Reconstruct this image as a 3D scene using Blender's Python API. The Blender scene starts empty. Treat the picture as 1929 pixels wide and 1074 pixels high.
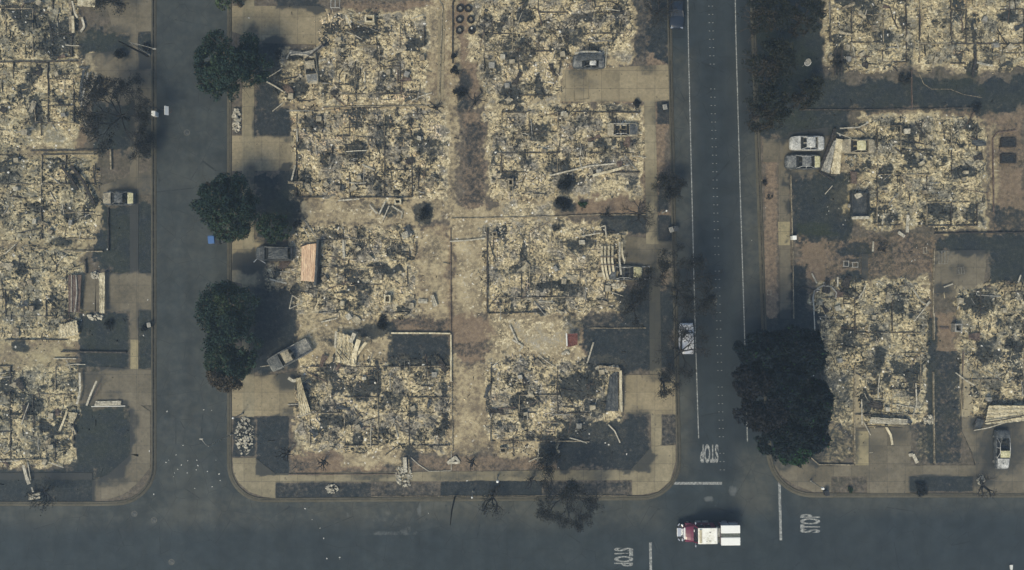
import bpy, bmesh, math, random
import numpy as np
from mathutils import Vector, Matrix, geometry

# ------------------------------------------------------------------ camera, light
S = 14.0            # photograph pixels per metre on the ground
H = 106.0           # camera height
CX, CY = 964.5, 537.0
scene = bpy.context.scene
cam_d = bpy.data.cameras.new("camera")
cam = bpy.data.objects.new("camera", cam_d)
scene.collection.objects.link(cam)
cam.location = (0, 0, H)
cam.rotation_euler = (0, 0, 0)
cam_d.sensor_width = 36.0
cam_d.lens = 36.0 * H / (1929.0 / S)
cam_d.clip_start = 0.5
cam_d.clip_end = 6000
scene.camera = cam

SUN_EL, SUN_AZ = math.radians(50), math.radians(212)   # azimuth clockwise from +Y
world = bpy.data.worlds.new("World"); scene.world = world
world.use_nodes = True
wn = world.node_tree; wn.nodes.clear()
sky = wn.nodes.new("ShaderNodeTexSky"); sky.sky_type = 'NISHITA'; sky.sun_disc = False
sky.sun_elevation = SUN_EL; sky.sun_rotation = SUN_AZ; sky.air_density = 1.3; sky.dust_density = 2.2; sky.ozone_density = 2.0
bg = wn.nodes.new("ShaderNodeBackground"); bg.inputs[1].default_value = 0.115
wo = wn.nodes.new("ShaderNodeOutputWorld")
wn.links.new(sky.outputs[0], bg.inputs[0]); wn.links.new(bg.outputs[0], wo.inputs[0])
sd = bpy.data.lights.new("sun", 'SUN'); sd.energy = 2.8; sd.angle = math.radians(24); sd.color = (1.0, 0.90, 0.64)
sun = bpy.data.objects.new("sun", sd); scene.collection.objects.link(sun)
sdir = Vector((math.sin(SUN_AZ) * math.cos(SUN_EL), math.cos(SUN_AZ) * math.cos(SUN_EL), math.sin(SUN_EL)))
sun.rotation_euler = sdir.to_track_quat('Z', 'Y').to_euler()
scene.view_settings.view_transform = 'Standard'
scene.view_settings.look = 'None'
scene.view_settings.exposure = 0.24
scene.view_settings.gamma = 1.0

# ------------------------------------------------------------------ helpers
col = scene.collection
R = random.Random(7)
NR = np.random.RandomState(11)

def W(px, py, h=0.0, z=None):
    k = (H - h) / H
    return Vector(((px - CX) / S * k, (CY - py) / S * k, h if z is None else z))

def hsh(ix, iy, seed):
    n = (ix.astype(np.int64) * 374761393 + iy.astype(np.int64) * 668265263 + seed * 974634777) & 0xffffffff
    n = ((n ^ (n >> 13)) * 1274126177) & 0xffffffff
    n = n ^ (n >> 16)
    return (n & 0xffffff).astype(np.float64) / 0xffffff

def vnoise(x, y, seed=0):
    ix = np.floor(x); iy = np.floor(y); fx = x - ix; fy = y - iy
    fx = fx * fx * (3 - 2 * fx); fy = fy * fy * (3 - 2 * fy)
    a = hsh(ix, iy, seed); b = hsh(ix + 1, iy, seed); c = hsh(ix, iy + 1, seed); d = hsh(ix + 1, iy + 1, seed)
    return (a * (1 - fx) + b * fx) * (1 - fy) + (c * (1 - fx) + d * fx) * fy

def fbm(x, y, seed=0, oct=4):
    s = 0; a = 0.5; t = 0
    for k in range(oct):
        s = s + a * vnoise(x * 2 ** k, y * 2 ** k, seed + k * 17); t += a; a *= 0.55
    return s / t

def sstep(a, b, v):
    t = np.clip((v - a) / (b - a), 0, 1); return t * t * (3 - 2 * t)

# ---- what covers the soil: (kind, x0, y0, x1, y1, feather, value), photograph pixels
RECTS = [
 # ash of burned houses
 ('a', -140, -140, 150, 285, 10, .80), ('a', 130, 100, 185, 200, 10, .7), ('a', -140, 285, 190, 460, 14, .82), ('a', -140, 460, 160, 650, 12, .85),
 ('a', -140, 645, 150, 690, 12, .55), ('a', -140, 685, 150, 882, 8, .88),
 ('a', 600, 20, 812, 200, 10, .9), ('a', 520, 95, 620, 200, 14, .78), ('a', 552, 200, 850, 378, 10, .97), ('a', 560, 378, 845, 425, 14, .62),
 ('a', 550, 425, 785, 602, 10, .93), ('a', 780, 430, 850, 600, 18, .55), ('a', 500, 490, 560, 540, 10, .7), ('a', 555, 672, 850, 850, 12, .95),
 ('a', 560, 600, 740, 680, 12, .6), ('a', 640, 840, 760, 885, 12, .6), ('a', 845, 680, 925, 860, 14, .5),
 ('a', 800, -140, 870, 400, 14, .45), ('a', 880, -140, 1195, 120, 10, .92), ('a', 900, 110, 1062, 200, 12, .86), ('a', 915, 195, 1215, 375, 10, .97),
 ('a', 845, 385, 960, 440, 14, .6), ('a', 930, 375, 1050, 420, 12, .9), ('a', 905, 415, 1178, 592, 9, .97), ('a', 850, 430, 915, 600, 12, .62), ('a', 920, 590, 1095, 680, 16, .72),
 ('a', 915, 672, 1176, 835, 10, .94), ('a', 930, 830, 1060, 862, 12, .7),
 ('a', 1550, -140, 2080, 132, 12, .84), ('a', 1620, 215, 1855, 432, 10, .92), ('a', 1580, 230, 1640, 340, 8, .6), ('a', 1560, 340, 1640, 430, 14, .5),
 ('a', 1530, 528, 1750, 800, 10, .92), ('a', 1800, 535, 2080, 790, 10, .85), ('a', 1860, 225, 1885, 400, 12, .5), ('a', 1720, 770, 1762, 872, 12, .35),
 ('a', 1545, 690, 1612, 872, 10, .42),
 # bare brown soil
 ('b', 60, 240, 165, 284, 8, .8), ('b', 60, 620, 150, 665, 10, .7), ('b', 640, 0, 830, 24, 8, .6), ('b', 780, 90, 830, 190, 8, .75), ('b', 826, 0, 858, 205, 6, .8), ('b', 856, -40, 905, 190, 10, .75),
 ('b', 870, 205, 915, 395, 10, .5), ('b', 785, 430, 850, 620, 14, .8), ('b', 850, 440, 900, 660, 12, .75), ('b', 850, 600, 930, 680, 10, .8), ('b', 560, 850, 720, 892, 12, .9),
 ('b', 858, 690, 915, 850, 8, .8), ('b', 1055, 130, 1215, 192, 10, .7), ('b', 1085, 320, 1216, 402, 14, .95), ('b', 975, 615, 1100, 672, 14, .8), ('b', 735, 590, 848, 628, 8, .65),
 ('b', 540, 375, 700, 425, 14, .5), ('b', 1500, 440, 1560, 530, 12, .7), ('b', 1550, 440, 1790, 525, 12, .55), ('b', 1855, 215, 1930, 440, 12, .6), ('b', 1640, 205, 1930, 232, 8, .45),
 ('b', 1760, 640, 1812, 872, 5, .5), ('b', 1436, 270, 1466, 620, 5, .5), ('b', 1750, 590, 1800, 700, 10, .6), ('b', 1270, 680, 1300, 760, 8, .3),
 ('b', 1240, 460, 1262, 560, 6, .4), ('b', 760, 855, 1050, 890, 8, .45), ('b', 545, 800, 570, 890, 8, .5), ('b', 1215, 100, 1260, 470, 8, .5),
 # scorched black lawns and beds, plus deep shade painted on the top right verge
 ('c', 150, 62, 246, 108, 10, .9), ('c', 178, 196, 250, 288, 8, .95), ('c', 186, 300, 246, 350, 12, .35), ('c', 188, 388, 290, 512, 8, .95), ('c', 150, 588, 243, 694, 6, .9), ('c', 150, 690, 190, 765, 10, .45),
 ('c', 145, 765, 243, 892, 10, 1.0), ('c', -140, 884, 180, 948, 6, .85), ('c', 262, 60, 286, 130, 3, .8), ('c', 262, 200, 290, 300, 4, .7), ('c', 262, 420, 288, 515, 3, .85), ('c', 262, 585, 288, 695, 3, .8),
 ('c', 480, 205, 548, 256, 6, .9), ('c', 480, 322, 562, 455, 8, 1.0), ('c', 438, 200, 456, 254, 3, .6), ('c', 438, 340, 456, 440, 4, .8), ('c', 478, 80, 535, 205, 12, .9), ('c', 470, 540, 560, 690, 14, .95), ('c', 440, 480, 500, 512, 8, .95),
 ('c', 484, 784, 545, 895, 4, 1.0), ('c', 440, 785, 482, 860, 4, .75), ('c', 520, 908, 700, 942, 4, .72), ('c', 700, 908, 830, 942, 6, .55), ('c', 830, 906, 1020, 942, 3, 1.0), ('c', 1020, 906, 1190, 942, 5, .62),
 ('c', 545, 855, 600, 892, 12, .55), ('c', 730, 630, 848, 692, 5, .78), ('c', 738, 592, 845, 624, 8, .6), ('c', 560, 600, 740, 640, 12, .45), ('c', 850, 640, 930, 672, 8, .6),
 ('c', 1050, 790, 1225, 884, 8, .95), ('c', 1180, 775, 1225, 850, 6, .7), ('c', 1100, 618, 1218, 704, 8, .9), ('c', 1060, 590, 1220, 625, 12, .65), ('c', 1160, 535, 1275, 700, 12, .85), ('c', 760, 855, 1050, 890, 12, .35),
 ('c', 1215, -140, 1262, 112, 8, .95), ('c', 1190, -140, 1220, 120, 8, .6), ('c', 1130, 404, 1218, 440, 6, .95), ('c', 1238, 405, 1266, 455, 4, .95), ('c', 1238, 340, 1262, 400, 6, .8), ('c', 1236, 190, 1262, 235, 4, .75), ('c', 1120, 190, 1216, 215, 10, .5), ('c', 1246, 780, 1274, 838, 3, .6),
 ('c', 1395, -140, 1548, 260, 12, 1.0), ('c', 1530, 150, 2080, 206, 10, .95), ('c', 1480, 200, 1600, 260, 12, .85), ('c', 1430, 300, 1450, 600, 6, .25), ('c', 1488, 330, 1600, 450, 10, .9), ('c', 1490, 500, 1520, 620, 6, .85), ('c', 1560, 440, 1760, 525, 14, .55),
 ('c', 1765, 438, 2080, 478, 8, .9), ('c', 1865, 470, 2080, 530, 6, 1.0), ('c', 1380, 590, 1545, 870, 14, 1.0), ('c', 1545, 700, 1612, 872, 12, .6), ('c', 1745, 600, 1765, 872, 5, .9), ('c', 1762, 660, 1810, 872, 4, .75), ('c', 1715, 790, 1760, 872, 8, .6),
 ('c', 1565, 898, 1632, 926, 3, .45), ('c', 1713, 896, 1832, 926, 3, .85), ('c', 1860, 380, 1930, 440, 12, .7), ('c', 1870, 225, 1930, 320, 10, .5),
 ('c', 873, 222, 912, 385, 10, .62), ('c', 860, 130, 890, 210, 10, .75), ('c', 855, 60, 870, 130, 8, .5), ('c', 640, 0, 770, 16, 8, .55), ('c', 520, -20, 600, 18, 5, .7), ('c', 600, 470, 640, 600, 10, .1),
 ('c', 1840, 750, 1930, 900, 14, .5), ('g', 1395, 20, 1545, 250, 30, .8), ('g', 1500, 418, 1580, 446, 6, .9), ('g', 490, 350, 560, 440, 20, .6),
 ('g', -140, -140, 300, 900, 80, .5), ('g', 1500, -140, 2080, 900, 80, .35), ('g', 1720, 130, 1860, 175, 10, .6), ('g', 1565, 898, 1632, 926, 5, .4),  # the two widest areas paint the view's darker, greener sides into the ground
]
# (kind, cx, cy, rx, ry, value)
BLOBS = [('c', *b) for b in [
 (205,92,50,14,.8),(225,60,26,16,.5),(262,150,14,20,.4),(275,350,20,30,.45),(265,400,20,26,.7),(235,345,30,10,.5),(205,590,20,14,.5),(262,600,10,30,.35),(220,745,24,10,.4),(255,790,10,20,.5),(215,905,40,14,.5),(120,905,60,10,.6),
 (500,95,26,16,.8),(475,60,16,20,.5),(590,14,30,10,.8),(548,260,12,10,.5),(470,335,16,30,.5),(470,400,14,30,.6),(515,460,20,16,.7),(475,492,34,14,1),(500,520,16,20,.6),(468,600,14,60,.6),(500,690,40,16,.8),(545,715,30,20,.7),(548,775,16,14,.5),
 (700,898,50,8,.5),(860,896,60,9,.45),(1000,896,50,9,.5),(1120,895,40,8,.4),(1100,160,34,18,.35),(1085,140,20,14,.5),(1220,130,20,14,.5),(1235,210,14,30,.4),(1226,350,14,40,.35),(1228,430,12,26,.5),(1195,480,24,14,.4),(1230,540,18,50,.8),(1235,620,20,60,.7),
 (1240,710,26,14,.5),(1200,770,20,10,.35),(1250,860,10,18,.3),(1475,300,14,20,.3),(1475,560,12,40,.3),(1480,610,14,20,.8),(1640,840,24,18,.35),(1690,820,20,18,.4),(1660,888,40,8,.3),(1880,850,26,44,.85),(1835,800,16,20,.6),(1900,790,30,14,.6),(1845,905,40,12,.5),(1520,900,24,14,.3),(1800,510,20,18,.4),(1775,545,20,12,.6),(1520,290,40,34,.6),
 (905,145,16,34,.5),(690,60,20,12,.7),(725,170,26,12,.6),(600,150,20,14,.6),(640,215,24,8,.5),(690,240,16,12,.6),(620,300,16,20,.6),(700,340,28,12,.7),(580,350,14,10,.6),(670,470,22,12,.7),(610,560,20,14,.6),(690,530,14,20,.6),(670,740,20,14,.7),(610,710,20,12,.6),(800,720,18,20,.6),(790,820,20,12,.7),(1020,60,18,26,.6),(1130,30,20,14,.6),(930,90,14,18,.6),(1100,230,22,12,.7),(970,250,16,18,.6),(1140,290,22,14,.7),(1040,300,18,10,.6),(960,560,20,12,.6),(1060,460,14,14,.6),(1120,500,14,20,.6),(960,720,18,20,.6),(1000,820,22,12,.7),(1590,30,18,18,.6),(1740,90,18,14,.6),(1860,50,20,16,.6),(1790,270,16,20,.6),(1730,250,16,12,.6),(1800,360,20,12,.6),(1680,410,16,10,.7),(1600,590,18,14,.6),(1630,690,16,16,.6),(1720,640,10,24,.5),(1560,680,14,16,.6),(1880,600,16,14,.6),(1830,740,20,12,.7),(1920,720,14,18,.6),(150,320,18,12,.5),(40,500,20,14,.6),(110,560,14,16,.6),(50,720,18,14,.6),(840,60,10,30,.3),(820,120,10,40,.3),(760,455,30,14,.4),(815,470,24,40,.45),(870,620,16,20,.4),(620,640,24,14,.6),(740,880,30,10,.5),(850,350,12,30,.4),(925,330,10,40,.4),(560,410,26,14,.6),(520,590,30,20,.7),
 (60,30,45,35,.75),(110,75,50,38,.8),(20,80,24,20,.5),(70,212,18,36,.9),(65,142,14,22,.8),(118,140,22,14,.6),(140,335,12,30,.9),(70,392,34,12,.7),(20,335,30,18,.7),(95,345,18,20,.5),(120,455,28,8,.8),
 (30,420,22,22,.6),(68,575,14,14,.8),(40,650,22,15,.9),(15,520,20,10,.5),(70,770,22,12,.85),(88,800,12,14,.9),(120,725,24,14,.6),(30,840,24,10,.5),(110,850,18,12,.6),(18,700,18,8,.6),
 (785,78,20,10,1),(560,167,24,20,.85),(572,108,34,12,.9),(671,150,7,28,.75),(650,98,16,18,.6),(740,120,22,14,.6),(620,55,26,12,.5),(765,150,24,20,.4),
 (668,288,24,24,.75),(722,262,16,34,.7),(592,238,24,16,.8),(762,330,16,34,.5),(816,292,12,16,.8),(620,350,26,10,.5),(800,402,22,22,.9),(735,395,28,16,.8),(690,390,22,12,.6),
 (645,480,18,30,.5),(738,506,28,8,1),(700,625,34,16,.95),(690,585,22,12,.5),(735,620,16,16,.8),(655,560,18,22,.4),(620,450,28,10,.5),(600,515,10,50,.6),(510,560,30,20,.8),
 (640,792,34,18,.85),(722,822,34,16,.6),(702,722,34,20,.55),(590,765,16,26,.6),(755,765,20,14,.4),(835,800,8,30,.8),(770,860,20,26,.8),(560,830,14,10,.5),(660,705,30,10,.5),
 (975,95,44,34,.75),(985,30,22,16,.8),(1080,66,26,20,.75),(962,180,26,22,.95),(1004,165,34,14,.6),(1150,60,16,34,.4),(930,60,20,20,.5),(1105,112,38,18,.6),(900,20,12,20,.5),
 (1015,250,30,24,.75),(1068,345,18,20,1),(1062,384,24,16,.95),(1130,240,24,12,.4),(960,300,16,24,.4),(1190,345,20,16,.6),(1170,250,34,12,.5),(1090,300,20,10,.4),
 (1092,462,38,18,.85),(1000,505,12,34,.7),(1048,538,48,10,.95),(960,470,16,16,.4),(1150,500,22,30,.4),(1120,575,40,10,.6),(900,520,20,30,.4),(1022,586,10,8,.9),
 (1092,728,48,28,.95),(980,750,16,14,.95),(1125,765,34,20,.8),(1010,700,24,16,.4),(930,790,12,30,.5),(1070,790,30,12,.5),(1030,850,16,34,1),(965,800,14,18,.3),
 (1636,20,22,20,.8),(1665,72,22,16,.8),(1582,115,16,36,.95),(1832,125,14,20,.85),(1897,32,20,16,.9),(1600,60,20,24,.5),(1760,40,24,16,.4),(1712,105,10,40,.7),(1880,90,16,24,.5),(1790,80,16,20,.5),
 (1664,322,16,16,.85),(1712,300,12,16,.95),(1767,395,30,22,.9),(1815,326,28,12,.95),(1600,335,16,14,.7),(1640,262,36,12,.7),(1690,350,10,30,.5),(1785,240,22,10,.6),(1616,385,20,30,.7),(1740,330,14,12,.5),
 (1592,640,24,24,.75),(1655,672,12,26,1),(1692,578,14,20,1),(1572,762,18,40,.7),(1630,755,18,30,.85),(1700,720,12,24,.6),(1560,600,18,20,.5),(1610,470,40,14,.9),(1612,495,26,14,.7),(1605,525,24,14,.9),
 (1842,570,30,26,.85),(1852,662,22,26,.8),(1906,652,22,14,.9),(1900,560,20,14,.6),(1870,720,20,20,.6),(1825,640,10,30,.6),(1800,760,14,20,.5),(1890,700,30,10,.4),
 (1255,355,30,26,.5),(1190,575,34,34,.9),(1140,395,26,8,.5),
]]

def masks(x, y):
    """ash, char, brown, green cover at world x, y; char also holds painted verge shade, green painted side darkening"""
    px = x * S + CX; py = CY - y * S
    wx = (fbm(px / 26, py / 26, 3) - .5) * 22; wy = (fbm(px / 26, py / 26, 9) - .5) * 22
    hx = (fbm(px / 6, py / 6, 31, 3) - .5) * 9; hy = (fbm(px / 6, py / 6, 39, 3) - .5) * 9
    out = {k: np.zeros_like(x) for k in 'acbg'}
    for (k, x0, y0, x1, y1, f, v) in RECTS:
        q = (2.1 if k == 'c' else 1.6) if f > 7 else .38
        if (x1 - x0) < 40 or (y1 - y0) < 40: q *= .5
        u = px + (wx + hx) * q; w = py + (wy + hy) * q
        d = np.minimum(np.minimum(u - x0, x1 - u), np.minimum(w - y0, y1 - w))
        out[k] = np.maximum(out[k], v * sstep(-f * (1.5 if f > 4 and k == 'c' else .9 if f > 7 else .5), f * (1.1 if f > 4 else .5), d + (hx * 1.2 if f > 4 else 0)))
    for (k, cx, cy, rx, ry, v) in BLOBS:
        u = (px + wx * .8 + hx - cx) / rx; w = (py + wy * .8 + hy - cy) / ry
        d = np.sqrt(u * u + w * w)
        out[k] = np.maximum(out[k], v * .95 * (1 - sstep(.55, 1.45, d)))
    m = fbm(px / 34, py / 34, 77, 4); m2 = fbm(px / 14, py / 14, 78, 3)
    out['c'] = np.maximum(out['c'], sstep(.54, .74, m) * .75 * out['a'])
    out['c'] = np.maximum(out['c'], sstep(.60, .82, m2) * .6 * out['a'])
    out['c'] = np.clip(out['c'] * (.82 + .4 * m2), 0, 1)
    return out['a'], out['c'], out['b'], out['g']

def set_masks(me, co):
    a, c, b, g = masks(co[:, 0], co[:, 1])
    at = me.attributes.new('cover', 'FLOAT_COLOR', 'POINT')
    at.data.foreach_set('color', np.stack([a, c, b, g], 1).astype(np.float32).ravel())

def mesh_np(name, V, F, mats=(), smooth=False):
    me = bpy.data.meshes.new(name)
    V = np.asarray(V, dtype=np.float32); F = np.asarray(F, dtype=np.int32)
    me.vertices.add(len(V)); me.vertices.foreach_set('co', V.ravel())
    k = F.shape[1]
    me.loops.add(F.size); me.loops.foreach_set('vertex_index', F.ravel())
    me.polygons.add(len(F)); me.polygons.foreach_set('loop_start', np.arange(len(F), dtype=np.int32) * k)
    if smooth: me.polygons.foreach_set('use_smooth', np.ones(len(F), dtype=bool))
    me.update(calc_edges=True); me.validate()
    for m in mats: me.materials.append(m)
    return me

def link(name, me, parent=None):
    o = bpy.data.objects.new(name, me); col.objects.link(o)
    if parent is not None: o.parent = parent
    return o

def tag(o, label=None, cat=None, group=None, kind=None):
    if label: o['label'] = label
    if cat: o['category'] = cat
    if group: o['group'] = group
    if kind: o['kind'] = kind
    return o

def thing(name, label, cat, loc=(0, 0, 0), rz=0, group=None):
    o = bpy.data.objects.new(name, None); col.objects.link(o); o.empty_display_size = .3
    o.location = loc; o.rotation_euler = (0, 0, rz)
    return tag(o, label, cat, group)

class MB:
    """collects boxes, tubes, sheets into one mesh"""
    def __init__(s): s.v = []; s.f = []; s.m = []; s.T = Matrix()
    def add(s, V, F, m=0):
        n = len(s.v); s.v += [tuple(s.T @ Vector(p)) for p in V]
        for f in F: s.f.append(tuple(i + n for i in f)); s.m.append(m)
    def box(s, c, d, rz=0, ry=0, rx=0, m=0, jit=0, taper=0):
        M = Matrix.Translation(c) @ Matrix.Rotation(rz, 4, 'Z') @ Matrix.Rotation(ry, 4, 'Y') @ Matrix.Rotation(rx, 4, 'X')
        V = []
        for k in range(8):
            sx, sy, sz = (1 if k & 1 else -1), (1 if k & 2 else -1), (1 if k & 4 else -1)
            t = 1 - taper if sz > 0 else 1
            V.append(M @ Vector((sx * d[0] / 2 * t + R.uniform(-jit, jit), sy * d[1] / 2 * t + R.uniform(-jit, jit), sz * d[2] / 2 + R.uniform(-jit, jit) * .3)))
        s.add(V, [(0, 2, 3, 1), (4, 5, 7, 6), (0, 1, 5, 4), (2, 6, 7, 3), (0, 4, 6, 2), (1, 3, 7, 5)], m)
    def tube(s, pts, r, n=6, m=0, cap=True):
        pts = [Vector(p) for p in pts]; rs = r if isinstance(r, (list, tuple)) else [r] * len(pts)
        V = []; F = []
        for i, p in enumerate(pts):
            d = (pts[min(i + 1, len(pts) - 1)] - pts[max(i - 1, 0)]).normalized()
            u = d.cross(Vector((0, 0, 1)))
            if u.length < .05: u = d.cross(Vector((0, 1, 0)))
            u.normalize(); w = d.cross(u)
            for k in range(n):
                a = 2 * math.pi * k / n; V.append(p + (u * math.cos(a) + w * math.sin(a)) * rs[i])
        for i in range(len(pts) - 1):
            for k in range(n):
                a = i * n + k; b = i * n + (k + 1) % n; F.append((a, b, b + n, a + n))
        if cap: F.append(tuple(range(n - 1, -1, -1))); F.append(tuple((len(pts) - 1) * n + k for k in range(n)))
        s.add(V, F, m)
    def bar(s, a, b, w, t, m=0, roll=0):
        a = Vector(a); b = Vector(b); d = b - a; L = d.length
        q = d.to_track_quat('X', 'Z').to_matrix().to_4x4()
        M = Matrix.Translation((a + b) / 2) @ q @ Matrix.Rotation(roll, 4, 'X')
        V = [M @ Vector((sx * L / 2, sy * w / 2, sz * t / 2)) for sz in (-1, 1) for sy in (-1, 1) for sx in (-1, 1)]
        s.add(V, [(0, 2, 3, 1), (4, 5, 7, 6), (0, 1, 5, 4), (2, 6, 7, 3), (0, 4, 6, 2), (1, 3, 7, 5)], m)
    def sheet(s, fn, nu, nv, t=.02, m=0):
        """fn(u,v)->point, thickness t downward"""
        V = []; F = []
        for j in range(nv + 1):
            for i in range(nu + 1): V.append(Vector(fn(i / nu, j / nv)))
        N = len(V); V += [p - Vector((0, 0, t)) for p in V]; w = nu + 1
        for j in range(nv):
            for i in range(nu):
                a = j * w + i; F.append((a, a + 1, a + w + 1, a + w)); F.append((N + a, N + a + w, N + a + w + 1, N + a + 1))
        for i in range(nu):
            F.append((i, N + i, N + i + 1, i + 1)); a = nv * w + i; F.append((a, a + 1, N + a + 1, N + a))
        for j in range(nv):
            a = j * w; F.append((a, a + w, N + a + w, N + a)); a = j * w + nu; F.append((a, N + a, N + a + w, a + w))
        s.add(V, F, m)
    def cyl(s, c, r, h, n=16, m=0, axis='Z', r2=None):
        c = Vector(c); d = {'Z': Vector((0, 0, 1)), 'Y': Vector((0, 1, 0)), 'X': Vector((1, 0, 0))}[axis]
        s.tube([c - d * h / 2, c + d * h / 2], [r, r if r2 is None else r2], n, m)
    def ring(s, c, ro, ri, h, n=20, m=0, wob=0):
        V = []; F = []; c = Vector(c)
        for k in range(n):
            a = 2 * math.pi * k / n; q = 1 + R.uniform(-wob, wob)
            for (r, z) in ((ro * q, 0), (ro * q * .96, h), (ri * q * 1.05, h), (ri * q, 0)):
                V.append(c + Vector((math.cos(a) * r, math.sin(a) * r, z)))
        for k in range(n):
            for j in range(4):
                F.append((k * 4 + j, ((k + 1) % n) * 4 + j, ((k + 1) % n) * 4 + (j + 1) % 4, k * 4 + (j + 1) % 4))
        s.add(V, F, m)
    def build(s, name, mats, parent=None, smooth=False, bevel=0):
        me = bpy.data.meshes.new(name); me.from_pydata(s.v, [], s.f)
        if not isinstance(mats, (list, tuple)): mats = [mats]
        for q in mats: me.materials.append(q)
        me.polygons.foreach_set('material_index', s.m)
        if smooth: me.polygons.foreach_set('use_smooth', [True] * len(me.polygons))
        me.update(); bm = bmesh.new(); bm.from_mesh(me); bmesh.ops.recalc_face_normals(bm, faces=bm.faces)
        if bevel: bmesh.ops.bevel(bm, geom=[e for e in bm.edges if e.is_manifold], offset=bevel, segments=2, affect='EDGES', profile=.6)
        bm.to_mesh(me); bm.free()
        return link(name, me, parent)

# ------------------------------------------------------------------ materials
class NT:
    def __init__(s, name):
        s.m = bpy.data.materials.new(name); s.m.use_nodes = True; s.t = s.m.node_tree; s.t.nodes.clear()
        s.out = s.t.nodes.new('ShaderNodeOutputMaterial'); s.b = s.t.nodes.new('ShaderNodeBsdfPrincipled')
        s.t.links.new(s.b.outputs[0], s.out.inputs[0]); s.b.inputs['Roughness'].default_value = .9
        s.b.inputs['Specular IOR Level'].default_value = .2
        s.pos = s.t.nodes.new('ShaderNodeNewGeometry').outputs['Position']
    def n(s, ty): return s.t.nodes.new(ty)
    def put(s, sock, v):
        if isinstance(v, bpy.types.NodeSocket): s.t.links.new(v, sock)
        elif isinstance(v, (tuple, list)) and len(v) == 3 and sock.type == 'RGBA': sock.default_value = (*v, 1)
        else: sock.default_value = v
    def noise(s, scale, detail=4, rough=.6, vec=None, dist=0):
        q = s.n('ShaderNodeTexNoise'); q.inputs['Scale'].default_value = scale; q.inputs['Detail'].default_value = detail
        q.inputs['Roughness'].default_value = rough; q.inputs['Distortion'].default_value = dist
        s.put(q.inputs['Vector'], vec if vec is not None else s.pos); return q.outputs['Fac']
    def vor(s, scale, vec=None, feat='F1', out='Color'):
        q = s.n('ShaderNodeTexVoronoi'); q.feature = feat; q.inputs['Scale'].default_value = scale
        s.put(q.inputs['Vector'], vec if vec is not None else s.pos); return q.outputs[out]
    def math(s, op, a, b=None, c=None, clamp=False):
        q = s.n('ShaderNodeMath'); q.operation = op; q.use_clamp = clamp
        s.put(q.inputs[0], a)
        if b is not None: s.put(q.inputs[1], b)
        if c is not None: s.put(q.inputs[2], c)
        return q.outputs[0]
    def mix(s, f, a, b):
        q = s.n('ShaderNodeMix'); q.data_type = 'RGBA'; s.put(q.inputs[0], f); s.put(q.inputs[6], a); s.put(q.inputs[7], b); return q.outputs[2]
    def mul(s, a, b):
        q = s.n('ShaderNodeMix'); q.data_type = 'RGBA'; q.blend_type = 'MULTIPLY'; q.inputs[0].default_value = 1; s.put(q.inputs[6], a); s.put(q.inputs[7], b); return q.outputs[2]
    def ramp(s, f, stops, const=False):
        q = s.n('ShaderNodeValToRGB'); cr = q.color_ramp
        if const: cr.interpolation = 'CONSTANT'
        while len(cr.elements) < len(stops): cr.elements.new(.5)
        for e, (p, c) in zip(cr.elements, stops):
            e.position = p; e.color = (*c, 1) if isinstance(c, (tuple, list)) else (c, c, c, 1)
        s.put(q.inputs[0], f); return q.outputs[0]
    def rng(s, v, a, b, c=0, d=1):
        q = s.n('ShaderNodeMapRange'); q.interpolation_type = 'SMOOTHSTEP'
        s.put(q.inputs[0], v)
        for k, w in enumerate((a, b, c, d)): q.inputs[k + 1].default_value = w
        return q.outputs[0]
    def sep(s, c):
        q = s.n('ShaderNodeSeparateColor'); s.put(q.inputs[0], c); return q.outputs
    def attr(s, name):
        q = s.n('ShaderNodeAttribute'); q.attribute_name = name; return q
    def scalevec(s, v3):
        q = s.n('ShaderNodeMapping'); q.inputs['Scale'].default_value = v3; s.put(q.inputs['Vector'], s.pos); return q.outputs[0]
    def bump(s, h, strength=.5, dist=.05):
        q = s.n('ShaderNodeBump'); q.inputs['Strength'].default_value = strength; q.inputs['Distance'].default_value = dist
        s.put(q.inputs['Height'], h); s.t.links.new(q.outputs[0], s.b.inputs['Normal'])
    def base(s, c): s.put(s.b.inputs['Base Color'], c)

TAN = (.50, .405, .235); CREAM = (.74, .665, .47); GREY = (.25, .235, .19); CHARC = (.022, .026, .030); BROWN = (.19, .135, .092)

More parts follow.
